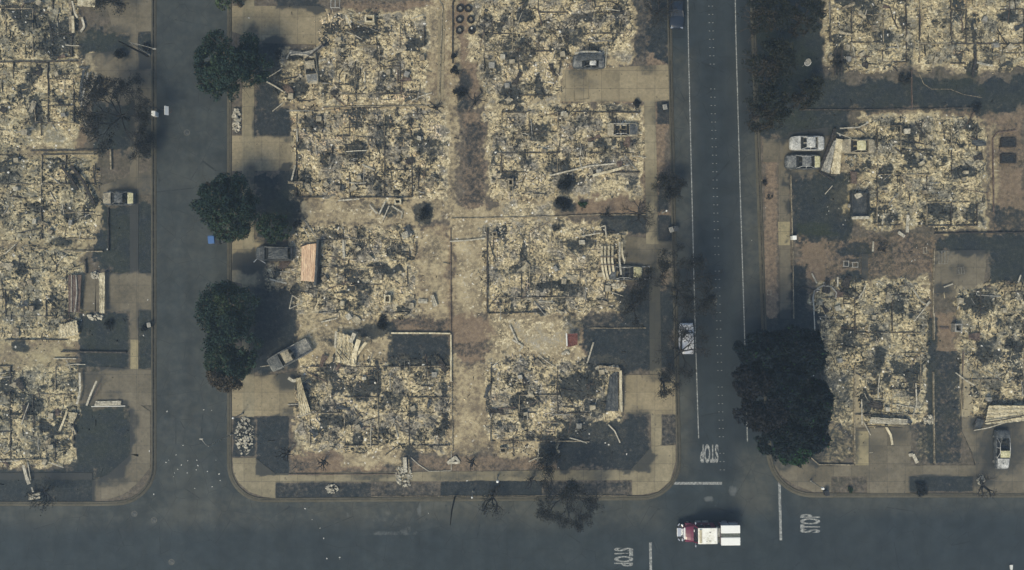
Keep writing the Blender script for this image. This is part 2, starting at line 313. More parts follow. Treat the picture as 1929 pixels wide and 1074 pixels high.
def ground_mat():
    t = NT('lot_cover'); at = t.attr('cover'); sc = t.sep(at.outputs['Color'])
    ash, ch, br = sc[0], sc[1], sc[2]; gr = at.outputs['Alpha']
    warp = t.n('ShaderNodeVectorMath'); warp.operation = 'MULTIPLY_ADD'
    nz = t.n('ShaderNodeTexNoise'); nz.inputs['Scale'].default_value = 1.7; nz.inputs['Detail'].default_value = 3
    t.put(nz.inputs['Vector'], t.pos); t.put(warp.inputs[0], nz.outputs['Color']); warp.inputs[1].default_value = (.5, .5, 0); t.put(warp.inputs[2], t.pos)
    wv = warp.outputs[0]
    n1 = t.noise(.35, 5, .65); n2 = t.noise(2.2, 5, .7); n3 = t.noise(9, 3, .7)
    c1 = t.sep(t.vor(3.3, wv)); c2 = t.sep(t.vor(7.5, wv)); 
    chip = t.math('ADD', t.math('MULTIPLY', c1[0], .45), t.math('MULTIPLY', c2[0], .55))
    nm = t.noise(.75, 4, .6)
    chip = t.math('ADD', t.math('MULTIPLY', chip, .38), t.math('MULTIPLY', n2, .30))
    chip = t.math('ADD', chip, t.math('MULTIPLY', nm, .32)); chip = t.math('ADD', .5, t.math('MULTIPLY', t.math('SUBTRACT', chip, .5), .92))
    ashc = t.ramp(chip, [(.29, (.06, .055, .046)), (.37, (.16, .14, .10)), (.44, (.29, .245, .155)), (.515, (.47, .39, .235)), (.59, (.62, .53, .335)), (.67, (.74, .655, .45)), (.76, (.80, .73, .57))])
    ashg = t.ramp(chip, [(.32, (.045, .044, .042)), (.42, (.12, .112, .095)), (.52, (.23, .21, .165)), (.62, (.34, .31, .25)), (.76, (.62, .58, .50))])
    ashc = t.mix(t.rng(n1, .46, .60), ashc, ashg)
    soil = t.ramp(n2, [(.3, (.065, .055, .045)), (.5, (.115, .098, .078)), (.7, (.19, .165, .13))])
    brc = t.ramp(t.math('ADD', t.math('MULTIPLY', n2, .6), t.math('MULTIPLY', n3, .4)), [(.3, (.11, .082, .058)), (.5, (.20, .148, .102)), (.7, (.32, .25, .175))])
    chc = t.ramp(t.math('ADD', t.math('MULTIPLY', n2, .5), t.math('MULTIPLY', n3, .5)), [(.35, (.010, .016, .022)), (.52, (.022, .030, .036)), (.62, (.046, .054, .056)), (.72, (.13, .13, .11))])
    grc = t.ramp(n3, [(.35, (.012, .022, .012)), (.6, (.045, .055, .025))])
    c = t.mix(t.rng(t.math('ADD', br, t.math('MULTIPLY', t.math('SUBTRACT', n2, .5), .7)), .25, .6), soil, brc)
    dustc = t.ramp(t.math('ADD', t.math('ADD', t.math('MULTIPLY', n2, .30), t.math('MULTIPLY', n3, .15)), t.math('MULTIPLY', n1, .55)), [(.36, (.10, .085, .062)), (.45, (.22, .18, .12)), (.53, (.37, .305, .19)), (.64, (.55, .465, .29))])
    c = t.mix(t.rng(t.math('ADD', ash, t.math('MULTIPLY', t.math('SUBTRACT', n2, .5), .7)), .22, .55), c, dustc)
    c = t.mix(t.rng(t.math('ADD', ash, t.math('MULTIPLY', t.math('SUBTRACT', chip, .5), .9)), .62, .84), c, ashc)
    cf = t.rng(t.math('ADD', ch, t.math('MULTIPLY', t.math('SUBTRACT', t.math('ADD', t.math('MULTIPLY', n2, .5), t.math('MULTIPLY', chip, .5)), .5), -1.0)), .34, .80)
    cf = t.math('MULTIPLY', cf, .97)
    cf = t.math('MULTIPLY', cf, t.rng(t.math('ADD', t.math('MULTIPLY', n1, .6), t.math('MULTIPLY', n3, .4)), .60, .40, .90, 1.0))
    cf = t.math('MULTIPLY', cf, t.rng(t.noise(.55, 6, .72), .60, .70, 1.0, .55))
    c = t.mix(cf, c, chc)
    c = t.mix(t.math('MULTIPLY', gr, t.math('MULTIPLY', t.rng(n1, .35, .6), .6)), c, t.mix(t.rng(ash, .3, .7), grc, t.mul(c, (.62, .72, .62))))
    speck = t.math('GREATER_THAN', t.sep(t.vor(5.2, wv))[1], .994)
    c = t.mix(t.math('MULTIPLY', speck, t.math('MULTIPLY', t.rng(ash, .2, .8), .8)), c, (.85, .83, .76))
    t.base(c); t.b.inputs['Roughness'].default_value = .95
    t.bump(t.math('ADD', chip, n3), .7, .08)
    return t.m

def road_mat():
    t = NT('asphalt'); at = t.attr('road'); sc = t.sep(at.outputs['Color'])
    n1 = t.noise(.12, 5, .6); n2 = t.noise(1.1, 5, .65); n3 = t.noise(14, 3, .7)
    st = t.noise(1.0, 4, .6, t.scalevec((.5, .04, 1)))
    c = t.ramp(t.math('ADD', t.math('ADD', t.math('MULTIPLY', n3, .25), t.math('MULTIPLY', n2, .35)), t.math('MULTIPLY', n1, .4)), [(.34, (.020, .029, .034)), (.5, (.032, .042, .047)), (.66, (.050, .061, .062))])
    c = t.mix(t.math('MULTIPLY', sc[0], t.rng(t.math('ADD', n2, n1), .75, 1.2, .35, 1)), c, (.095, .092, .074))
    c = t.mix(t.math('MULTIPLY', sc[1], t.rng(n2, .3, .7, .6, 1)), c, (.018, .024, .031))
    c = t.mul(c, t.ramp(st, [(.3, .86), (.7, 1.12)])); c = t.mul(c, t.ramp(t.noise(.5, 3, .5), [(.38, .88), (.62, 1.10)]))
    oil = t.math('MULTIPLY', t.math('LESS_THAN', t.vor(.35, None, 'F1', 'Distance'), .06), t.rng(n2, .45, .55)); c = t.mix(t.math('MULTIPLY', oil, .6), c, (.014, .017, .02))
    pale = t.rng(t.math('ADD', sc[2], t.math('SUBTRACT', n2, .5)), .42, .8)
    c = t.mix(t.math('MULTIPLY', pale, .75), c, (.125, .135, .135))
    crk = t.rng(t.vor(.28, None, 'DISTANCE_TO_EDGE', 'Distance'), 0, .011, 1, 0)
    c = t.mix(t.math('MULTIPLY', crk, t.math('MULTIPLY', t.rng(n2, .40, .55), .8)), c, (.012, .014, .016))
    t.base(c); t.b.inputs['Roughness'].default_value = .85; t.bump(n3, .25, .01); return t.m

def concrete_mat(name='concrete', k=1.0, tint=(1, 1, 1)):
    t = NT(name); at = t.attr('cover'); sc = t.sep(at.outputs['Color'])
    n1 = t.noise(.3, 5, .6); n2 = t.noise(2.5, 5, .65); n3 = t.noise(20, 2, .6)
    def q(c): return tuple(a * k * b for a, b in zip(c, tint))
    c = t.ramp(t.math('ADD', t.math('MULTIPLY', n1, .45), t.math('MULTIPLY', n2, .55)), [(.32, q((.125, .108, .068))), (.5, q((.205, .170, .102))), (.68, q((.275, .230, .140)))])
    br = t.n('ShaderNodeTexBrick'); br.inputs['Scale'].default_value = 1; br.offset = 0; br.inputs['Mortar Size'].default_value = .028; br.inputs['Color1'].default_value = (.86, .86, .86, 1); br.inputs['Color2'].default_value = (1.1, 1.1, 1.1, 1); br.inputs['Mortar'].default_value = (.9, .9, .9, 1)
    br.inputs['Brick Width'].default_value = 2.4; br.inputs['Row Height'].default_value = 2.4; br.inputs['Mortar Smooth'].default_value = .3
    t.put(br.inputs['Vector'], t.pos)
    c = t.mul(c, br.outputs['Color']); c = t.mix(t.math('MULTIPLY', br.outputs['Fac'], .6), c, (.05, .045, .04))
    pz = t.sep(br.outputs['Color'])
    cf = t.rng(t.math('ADD', sc[1], t.math('MULTIPLY', t.math('SUBTRACT', n2, .5), .8)), .12, .68)
    c = t.mix(t.math('MULTIPLY', cf, .85), c, (.026, .032, .037))
    c = t.mix(t.math('MULTIPLY', t.rng(t.math('ADD', sc[0], t.math('MULTIPLY', t.math('SUBTRACT', n2, .5), 1.2)), .35, .9), .8), c, t.mix(n3, (.20, .165, .10), (.52, .45, .30)))
    sp = t.math('MULTIPLY', t.math('GREATER_THAN', t.sep(t.vor(4))[0], .955), t.rng(n2, .5, .6))
    c = t.mix(t.math('MULTIPLY', sp, .6), c, (.05, .045, .035))
    t.base(c); t.bump(n3, .2, .01); return t.m

def mottled(name, c0, c1, c2=None, scale=3, rough=.8, metal=0, ash=0, streak=None):
    t = NT(name)
    oc = t.n('ShaderNodeTexCoord').outputs['Object']
    v = oc
    if streak:
        q = t.n('ShaderNodeMapping'); q.inputs['Scale'].default_value = streak; t.put(q.inputs['Vector'], oc); v = q.outputs[0]
    n = t.noise(scale, 6, .68, v); n2 = t.noise(scale * 4, 3, .6, v)
    f = t.math('ADD', t.math('MULTIPLY', n, .7), t.math('MULTIPLY', n2, .3))
    c2 = c2 or c1
    c = t.ramp(f, [(.36, c0), (.5, c1), (.66, c2)])
    if ash:
        a = t.noise(1.6, 6, .75); c = t.mix(t.rng(a, .62 - ash * .3, .75 - ash * .3), c, t.mix(n2, (.30, .27, .20), (.62, .58, .48)))
    t.base(c); t.b.inputs['Roughness'].default_value = rough; t.b.inputs['Metallic'].default_value = metal
    t.bump(f, .3, .02); return t.m

def plain(name, c, rough=.5, metal=0, spec=.4, coat=0, dirt=.25):
    t = NT(name); n = t.noise(2.5, 5, .7)
    t.base(t.mix(t.math('MULTIPLY', t.rng(n, .45, .75), dirt), c, tuple(x * .55 + .02 for x in c)))
    t.b.inputs['Roughness'].default_value = rough; t.b.inputs['Metallic'].default_value = metal
    t.b.inputs['Specular IOR Level'].default_value = spec; t.b.inputs['Coat Weight'].default_value = coat
    return t.m

def rubble_mat():
    t = NT('rubble_chips'); at = t.attr('tint'); n = t.noise(6, 3, .6)
    c = t.mul(at.outputs['Color'], t.ramp(n, [(.3, .72), (.7, 1.12)])); t.base(c); t.b.inputs['Roughness'].default_value = .95; return t.m

def leaf_mat(name='scorched_leaves'):
    t = NT(name); at = t.attr('tint'); t.base(at.outputs['Color']); t.b.inputs['Roughness'].default_value = .8
    return t.m

def paint_mat():
    t = NT('worn_road_paint'); n = t.noise(3.5, 6, .75); n2 = t.noise(18, 3, .7)
    f = t.rng(t.math('ADD', t.math('MULTIPLY', n, .6), t.math('MULTIPLY', n2, .4)), .42, .54)
    t.base(t.mix(t.math('MULTIPLY', f, .85), (.42, .43, .41), (.085, .09, .09))); t.b.inputs['Roughness'].default_value = .8; return t.m

M = {}
M['lot'] = ground_mat(); M['road'] = road_mat(); M['conc'] = concrete_mat('concrete', 1.25, (1, 1.01, 1.08)); M['walk'] = concrete_mat('pavement_concrete', .76, (.95, 1, 1.2)); M['walkmid'] = concrete_mat('middle_pavement', 1.2, (.98, 1.02, 1.12)); M['pale_conc'] = concrete_mat('pale_concrete', 1.45, (.97, 1, 1))  # walkmid: brighter mix of the concrete, for the middle block's pavements
M['kerb'] = concrete_mat('kerb_concrete', .44, (.90, 1, 1.25)); M['shade_grime'] = mottled('gutter_shade_grime', (.012, .013, .014), (.035, .034, .03), (.10, .09, .07), 1.2); M['rubble'] = rubble_mat(); M['leaf'] = leaf_mat(); M['paint'] = paint_mat()
M['bark'] = mottled('burned_bark', (.012, .013, .015), (.028, .027, .027), (.06, .055, .05), 5)
M['livebark'] = mottled('bark', (.03, .025, .02), (.06, .05, .04), (.1, .085, .07), 5)
M['foot'] = mottled('footing', (.05, .045, .035), (.20, .17, .12), (.46, .40, .28), 2.5)
M['darkfoot'] = mottled('charred_footing', (.015, .015, .015), (.05, .045, .04), (.16, .14, .11), 2.5)
M['wood'] = mottled('charred_timber', (.012, .012, .012), (.035, .032, .03), (.10, .09, .08), 4)
M['paletimber'] = mottled('pale_metal_strip', (.16, .15, .12), (.40, .37, .29), (.66, .62, .52), 3)
M['sheet_pink'] = mottled('pink_sheet_metal', (.42, .27, .18), (.66, .48, .33), (.82, .68, .48), 1.5, .6, .1, 0, (3, .4, 1))
M['sheet_cream'] = mottled('cream_sheet_metal', (.22, .19, .12), (.50, .44, .30), (.72, .66, .49), 1.6, .6, .1, 0, (1, .6, 1))
M['sheet_grey'] = mottled('grey_sheet_metal', (.10, .105, .10), (.26, .25, .22), (.46, .44, .38), 2, .6, .2)
M['sheet_dark'] = mottled('dark_sheet_metal', (.02, .025, .03), (.055, .062, .068), (.12, .125, .12), 2, .6, .2)
M['rust'] = mottled('rusty_metal', (.06, .03, .02), (.16, .07, .05), (.24, .13, .09), 2)
M['brownmetal'] = mottled('brown_metal', (.045, .03, .025), (.11, .08, .065), (.2, .16, .13), 3)
M['carpale'] = mottled('burned_pale_panel', (.20, .20, .19), (.46, .46, .43), (.74, .73, .69), 1.6, .55, .2)
M['cargrey'] = mottled('burned_grey_panel', (.07, .075, .078), (.17, .175, .17), (.36, .35, .31), 1.8, .6, .2)
M['cardark'] = mottled('burned_dark_panel', (.03, .035, .04), (.085, .092, .095), (.2, .205, .2), 1.8, .6, .2)
M['carash'] = mottled('ash_covered_panel', (.14, .125, .10), (.30, .265, .19), (.50, .45, .33), 1.6, .9, 0)
M['caryellow'] = mottled('yellowed_panel', (.30, .28, .15), (.50, .47, .28), (.70, .66, .48), 1.6, .8, 0)
M['hollow'] = mottled('burned_interior', (.008, .010, .013), (.02, .023, .026), (.055, .055, .05), 4)
M['glass'] = plain('dark_glass', (.015, .018, .022), .12, 0, .6, 0, .1)
M['tyre'] = plain('tyre_rubber', (.02, .02, .022), .9, 0, .2)
M['chrome'] = plain('bright_steel', (.62, .63, .64), .3, .7, .5)
M['maroon'] = plain('maroon_paint', (.13, .006, .035), .35, 0, .5, .5, .35)
M['white'] = plain('white_paint', (.84, .84, .80), .5, 0, .4, .2, .12)
M['whiter'] = mottled('creamy_white_roof', (.60, .58, .48), (.86, .85, .78), (.90, .89, .84), .6, .6)
M['silver'] = mottled('silver_car_paint', (.52, .53, .55), (.66, .67, .70), (.78, .79, .81), 2, .35, .2)
M['navy'] = plain('dark_navy_paint', (.012, .018, .03), .3, 0, .5, .5, .2)
M['blackplastic'] = plain('black_plastic', (.022, .024, .028), .6, 0, .3)
M['olive'] = mottled('dark_hose_bed', (.06, .065, .055), (.13, .14, .12), (.24, .25, .21), 5)
M['blue'] = plain('blue_plastic', (.05, .13, .32), .5)
M['lamp'] = plain('pale_lamp_housing', (.8, .8, .76), .5)
M['speckwhite'] = plain('white_scrap', (.62, .62, .58), .7)
M['stud'] = plain('worn_stud', (.24, .25, .24), .8)
M['kerbplain'] = mottled('iron_rim', (.05, .05, .045), (.10, .10, .085), (.15, .14, .11), 4)
M['red'] = mottled('rust_red_shed_roof', (.07, .028, .025), (.13, .05, .042), (.19, .09, .07), 1.2, .8)

# ------------------------------------------------------------------ ground, road, lots
gxs = [-2200, -600, -200, -110, 110, 200, 600, 2200]; gys = [-2200, -600, -200, -80, 80, 200, 600, 2200]
V = [(x, y, -.03) for y in gys for x in gxs]; n = len(gxs)
F = [(j * n + i, j * n + i + 1, (j + 1) * n + i + 1, (j + 1) * n + i) for j in range(len(gys) - 1) for i in range(n - 1)]
soil_far = NT('far_soil'); nf = soil_far.noise(.02, 6, .6)
soil_far.base(soil_far.ramp(nf, [(.4, (.05, .052, .048)), (.5, (.16, .14, .10)), (.6, (.30, .26, .17))]))
tag(link('ground', mesh_np('ground', V, F, [soil_far.m])), kind='structure')

def grid(x0, x1, y0, y1, st):
    xs = np.arange(x0, x1 + st, st); ys = np.arange(y0, y1 + st, st)
    X, Y = np.meshgrid(xs, ys); w = len(xs); h = len(ys)
    i = np.arange(h * w).reshape(h, w)
    Fq = np.stack([i[:-1, :-1], i[:-1, 1:], i[1:, 1:], i[1:, :-1]], -1).reshape(-1, 4)
    return X.ravel(), Y.ravel(), Fq

def lerp(pts, y):
    for (y0, x0), (y1, x1) in zip(pts, pts[1:]):
        if y <= y1: return x0 + (x1 - x0) * (y - y0) / (y1 - y0)
    return pts[-1][1]

EXT = 400
X, Y, F = grid(-96, 96, -64, 64, .35)
px = X * S + CX; py = CY - Y * S
def seg(px, py, ax, ay, bx, by):
    t = np.clip(((px - ax) * (bx - ax) + (py - ay) * (by - ay)) / ((bx - ax) ** 2 + (by - ay) ** 2), 0, 1)
    return np.hypot(px - ax - t * (bx - ax), py - ay - t * (by - ay))
dust = np.zeros_like(X); dark = np.zeros_like(X); pale = np.zeros_like(X)
for (x0, y0, x1, y1, f, v) in [(285, -200, 440, 950, 60, .30), (-200, 940, 1240, 985, 30, .50), (560, 940, 1000, 975, 20, .7), (1264, 100, 1305, 900, 22, .55), (1272, 700, 1300, 880, 14, .4), (1400, 230, 1442, 600, 20, .62), (1395, 850, 1450, 960, 26, .6), (1500, 925, 2000, 960, 24, .4), (285, 700, 450, 960, 60, .35), (430, 930, 1230, 955, 14, .6), (1380, 90, 1420, 560, 24, .25)]:
    d = np.minimum(np.minimum(px - x0, x1 - px), np.minimum(py - y0, y1 - py)); dust = np.maximum(dust, v * sstep(-f, f * .5, d))
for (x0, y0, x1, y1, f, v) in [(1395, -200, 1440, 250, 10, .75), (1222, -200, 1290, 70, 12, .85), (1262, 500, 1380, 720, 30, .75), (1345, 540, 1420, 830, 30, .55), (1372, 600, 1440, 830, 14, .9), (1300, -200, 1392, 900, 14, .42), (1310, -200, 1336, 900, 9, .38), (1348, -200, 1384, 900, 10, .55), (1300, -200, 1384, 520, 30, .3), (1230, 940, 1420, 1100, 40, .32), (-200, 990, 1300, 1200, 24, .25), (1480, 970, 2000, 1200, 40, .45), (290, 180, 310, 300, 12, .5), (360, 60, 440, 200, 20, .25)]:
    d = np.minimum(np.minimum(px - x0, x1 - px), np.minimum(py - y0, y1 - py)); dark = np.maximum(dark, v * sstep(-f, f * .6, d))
for (cx, cy, rx, ry, v) in [(1335, 940, 14, 8, .8), (1380, 925, 12, 16, .7), (1348, 955, 6, 8, .5), (655, 965, 7, 14, .6), (720, 975, 50, 22, .42), (790, 960, 8, 18, .6), (740, 1005, 70, 7, .6), (770, 995, 20, 10, .5), (625, 945, 14, 4, .7), (290, 985, 8, 8, .4), (1395, 935, 8, 10, .4), (1425, 955, 10, 7, .4), (1600, 975, 5, 6, .5)]:
    pale = np.maximum(pale, v * (1 - sstep(.4, 1.3, np.hypot((px - cx) / rx, (py - cy) / ry))))
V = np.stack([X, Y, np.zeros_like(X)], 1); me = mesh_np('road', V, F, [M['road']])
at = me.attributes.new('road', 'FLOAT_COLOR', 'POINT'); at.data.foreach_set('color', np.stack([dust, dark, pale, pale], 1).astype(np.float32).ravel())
tag(link('road', me), kind='structure')

def arc(cx, cy, r, a0, a1, n=10):
    return [(cx + r * math.cos(math.radians(a0 + (a1 - a0) * k / n)), cy + r * math.sin(math.radians(a0 + (a1 - a0) * k / n))) for k in range(n + 1)]
kerb_left = [(289, -330)] + [(289, y) for y in range(-300, 870, 40)] + arc(219, 876, 70, 0, 90) + [(x, 947) for x in range(200, -360, -40)]
kerb_mid = [(434, y) for y in range(-300, 860, 40)] + arc(498, 876, 64, 180, 90) + [(x, 940 - (x - 500) / 710 * 4) for x in range(520, 1200, 40)] + arc(1210, 869, 67, 90, 0) + [(1277 - (860 - y) / 860 * 18, y) for y in range(850, -330, -40)]
kerb_right = [(1419 + (y / 860) * 30, y) for y in range(-300, 850, 40)] + arc(1531, 850, 81, 180, 90) + [(x, 931) for x in range(1560, 2340, 40)]
blocks = [
 ('left', kerb_left + [(-380, 947), (-380, -330)], kerb_left, -1),
 ('mid', kerb_mid, kerb_mid, 1),
 ('right', kerb_right + [(2340, -300)], kerb_right, 1)]

def inpoly(px, py, poly):
    ins = np.zeros(px.shape, bool); n = len(poly)
    for k in range(n):
        x0, y0 = poly[k]; x1, y1 = poly[(k + 1) % n]
        if y0 == y1: continue
        c = ((y0 > py) != (y1 > py)) & (px < (x1 - x0) * (py - y0) / (y1 - y0) + x0); ins ^= c
    return ins
LOTZ = .13
def relief(x, y):
    return .05 * (fbm(x * .5, y * .5, 5) - .5) + .03 * (fbm(x * 3, y * 3, 6, 3) - .5)
for nm, poly, kerb, sgn in blocks:
    P = np.array(poly); x0, x1 = max(P[:, 0].min(), -150), min(P[:, 0].max(), 2080); y0, y1 = max(P[:, 1].min(), -150), P[:, 1].max()
    X, Y, F = grid((x0 - CX) / S, (x1 - CX) / S, (CY - y1) / S, (CY - y0) / S, .17)
    cx = X[F].mean(1) * S + CX; cy = CY - Y[F].mean(1) * S
    F = F[inpoly(cx, cy, poly)]
    used = np.unique(F); mp = np.zeros(len(X), int); mp[used] = np.arange(len(used)); X = X[used]; Y = Y[used]; F = mp[F]
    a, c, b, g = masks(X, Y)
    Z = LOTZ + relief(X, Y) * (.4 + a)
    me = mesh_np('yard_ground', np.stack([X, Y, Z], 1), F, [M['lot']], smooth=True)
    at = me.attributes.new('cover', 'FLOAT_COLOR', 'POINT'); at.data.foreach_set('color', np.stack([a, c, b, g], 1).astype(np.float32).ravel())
    tag(link('yard_ground', me), kind='structure')
    # kerb and gutter along the block's outline
    pts = [Vector(((p[0] - CX) / S, (CY - p[1]) / S, 0)) for p in kerb]
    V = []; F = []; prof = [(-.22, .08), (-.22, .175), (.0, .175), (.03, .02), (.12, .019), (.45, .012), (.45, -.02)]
    for i, p in enumerate(pts):
        d = (pts[min(i + 1, len(pts) - 1)] - pts[max(i - 1, 0)]).normalized(); nn = Vector((-d.y, d.x, 0))
        tocen = Vector((0, 0, 0))
        side = -1 if nm == 'mid' or nm == 'right' else -1
        if nm == 'left': nn = nn
        else: nn = -nn
        # nn points towards the road
        for (o, z) in prof: V.append(p + nn * o + Vector((0, 0, z)))
    k = len(prof)
    for i in range(len(pts) - 1):
        for j in range(k - 1): F.append((i * k + j, i * k + j + 1, (i + 1) * k + j + 1, (i + 1) * k + j))
    me = mesh_np('kerb', [tuple(v) for v in V], F, [M['kerb'], M['shade_grime']]); me.polygons.foreach_set('material_index', [1 if i % (k - 1) in (2, 3) else 0 for i in range(len(me.polygons))]); set_masks(me, np.array([tuple(v) for v in V]) * 0 + 999)  # kerb shade painted as a dark line on face and gutter edge, with grime
    tag(link('kerb', me), kind='structure')

def flat(name, polys, z, mat, step=.45, th=.05, cover=True, kind='structure'):
    bm = bmesh.new()
    for poly in polys:
        pts = [W(p[0], p[1]) for p in poly]
        vs = [bm.verts.new((p.x, p.y, z)) for p in pts]
        for tri in geometry.tessellate_polygon([[Vector((p.x, p.y, 0)) for p in pts]]):
            try: bm.faces.new([vs[i] for i in tri])
            except ValueError: pass
    bmesh.ops.recalc_face_normals(bm, faces=bm.faces)
    for f in bm.faces:
        if f.normal.z < 0: f.normal_flip()
    bnd = [e for e in bm.edges if len(e.link_faces) == 1]
    if th:
        r = bmesh.ops.extrude_edge_only(bm, edges=bnd)
        for v in [g for g in r['geom'] if isinstance(g, bmesh.types.BMVert)]: v.co.z -= th
    if step:
        xs = [v.co.x for v in bm.verts]; ys = [v.co.y for v in bm.verts]
        x = math.ceil(min(xs) / step) * step
        while x < max(xs):
            bmesh.ops.bisect_plane(bm, geom=bm.verts[:] + bm.edges[:] + bm.faces[:], plane_co=(x, 0, 0), plane_no=(1, 0, 0)); x += step
        y = math.ceil(min(ys) / step) * step
        while y < max(ys):
            bmesh.ops.bisect_plane(bm, geom=bm.verts[:] + bm.edges[:] + bm.faces[:], plane_co=(0, y, 0), plane_no=(0, 1, 0)); y += step
    me = bpy.data.meshes.new(name); bm.to_mesh(me); bm.free(); me.materials.append(mat)
    if cover:
        co = np.zeros(len(me.vertices) * 3, dtype=np.float32); me.vertices.foreach_get('co', co); set_masks(me, co.reshape(-1, 3).astype(float))
    o = link(name, me)
    if kind: o['kind'] = kind
    return o
def rc(x0, y0, x1, y1): return [(x0, y0), (x1, y0), (x1, y1), (x0, y1)]

def ease(x, y0, y1, y2=None): return [(x, y0), (x, y1)]
ZP = .185
# pavements
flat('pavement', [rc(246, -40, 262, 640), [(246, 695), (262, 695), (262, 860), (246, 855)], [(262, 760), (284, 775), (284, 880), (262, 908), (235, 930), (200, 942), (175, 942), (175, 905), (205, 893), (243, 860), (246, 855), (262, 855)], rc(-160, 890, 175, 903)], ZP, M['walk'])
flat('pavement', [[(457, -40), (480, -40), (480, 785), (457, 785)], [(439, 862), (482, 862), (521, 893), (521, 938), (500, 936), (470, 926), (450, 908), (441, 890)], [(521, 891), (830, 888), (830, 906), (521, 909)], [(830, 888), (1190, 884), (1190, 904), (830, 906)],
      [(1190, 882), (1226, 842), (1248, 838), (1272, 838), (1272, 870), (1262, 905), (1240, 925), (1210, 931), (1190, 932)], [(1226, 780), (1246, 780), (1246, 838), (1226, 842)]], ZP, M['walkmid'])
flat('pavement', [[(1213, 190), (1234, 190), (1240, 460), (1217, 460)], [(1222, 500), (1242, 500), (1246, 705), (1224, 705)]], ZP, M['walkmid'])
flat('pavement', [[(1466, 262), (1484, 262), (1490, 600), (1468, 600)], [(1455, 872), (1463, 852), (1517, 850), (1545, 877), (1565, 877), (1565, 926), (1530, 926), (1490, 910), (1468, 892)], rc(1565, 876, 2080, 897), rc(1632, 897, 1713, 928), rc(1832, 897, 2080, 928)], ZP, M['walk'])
flat('pavement', [rc(1437, 262, 1466, 306)], ZP - .006, M['walk'])
flat('pavement_slab', [rc(247, 640, 262, 695)], ZP + .01, M['pale_conc'])
flat('pavement_slab', [[(1465, 418), (1487, 418), (1487, 462), (1466, 462)]], ZP + .012, M['pale_conc'])
# driveways
ZD = ZP - .012
flat('driveway', [[(160, 102), (289, 92), (289, 196), (172, 196)], [(190, -40), (288, -40), (288, 62), (215, 62)]], ZD, M['walk'])
flat('driveway', [[(190, 350), (289, 320), (289, 366), (190, 372)], [(182, 515), (287, 515), (287, 586), (180, 586)], [(155, 515), (182, 515), (182, 586), (155, 586)]], ZD, M['walk'])
flat('driveway', [[(190, 690), (287, 697), (287, 763), (180, 763)]], ZD, M['walk'])
flat('driveway', [[(438, 12), (600, 12), (622, 20), (612, 85), (500, 82), (438, 60)]], ZD, M['conc'])
flat('driveway', [rc(438, 256, 556, 322)], ZD, M['conc'])
flat('driveway', [[(438, 440), (500, 455), (500, 545), (438, 530)]], ZD, M['conc'])
flat('driveway', [[(438, 714), (560, 700), (556, 783), (438, 783)]], ZD, M['conc'])
flat('driveway', [[(1062, 132), (1262, 122), (1262, 192), (1056, 192)]], ZD, M['conc'])
flat('driveway', [[(1150, 440), (1266, 455), (1268, 505), (1200, 530), (1160, 530)]], ZD, M['walk'])
flat('driveway', [[(1176, 706), (1274, 706), (1274, 780), (1176, 780)]], ZD, M['conc'])
flat('driveway', [[(1484, 250), (1560, 240), (1550, 325), (1484, 335)]], ZD, M['walk'])
flat('driveway', [[(1609, 808), (1716, 800), (1714, 877), (1609, 877)], [(1608, 700), (1626, 700), (1626, 808), (1609, 808)]], ZD, M['walk'])
flat('driveway_slab', [rc(1610, 812, 1635, 876)], ZD + .012, M['pale_conc'])
flat('driveway', [[(1806, 690), (1830, 690), (1835, 790), (1870, 800), (1870, 878), (1838, 878), (1828, 850), (1808, 812)], [(1870, 790), (2080, 780), (2080, 878), (1870, 878)]], ZD, M['walk'])
flat('patio', [[(1758, 552), (1758, 472), (1855, 471), (1856, 500), (1850, 545), (1790, 560), (1782, 552)]], .20, M['walk'], th=.1)
flat('patio', [rc(1622, 478, 1634, 530)], .19, M['walk'])
flat('patio', [[(826, 22), (838, 20), (836, 180), (829, 192), (824, 180)]], .19, M['conc'])
flat('patio', [rc(150, 700, 190, 762)], .165, M['walk'])

# road markings
def ribbon(name, pts, w, mat, z=.012, label=None):
    mb = MB(); P = [W(*p) for p in pts]
    for a, b in zip(P, P[1:]):
        d = (b - a).normalized(); nn = Vector((-d.y, d.x, 0)) * w / 2; q = Vector((0, 0, z))
        mb.add([a - nn + q, a + nn + q, b + nn + q, b - nn + q], [(0, 3, 2, 1)])
    return mb.build(name, mat)
for pts in ([(1293, -200), (1297, 100), (1303, 350), (1309, 600), (1316, 826)], [(1382, -200), (1386, 60), (1394, 350), (1402, 610), (1408, 832)]):
    tag(ribbon('road_line', pts, .13, M['paint']), kind='structure')
bars = [([(1262, 910.5), (1360, 910.5)], .36, 'white stop bar across the road north of the fire truck'), ([(1468, 909), (1471, 1018)], .34, 'white stop bar beside the STOP lettering right of the fire truck'), ([(1225, 1022), (1227, 1130)], .34, 'white stop bar at the bottom edge left of the fire truck')]
for pts, w, lb in bars: tag(ribbon('stop_bar', pts, w, M['paint']), lb, 'road marking')
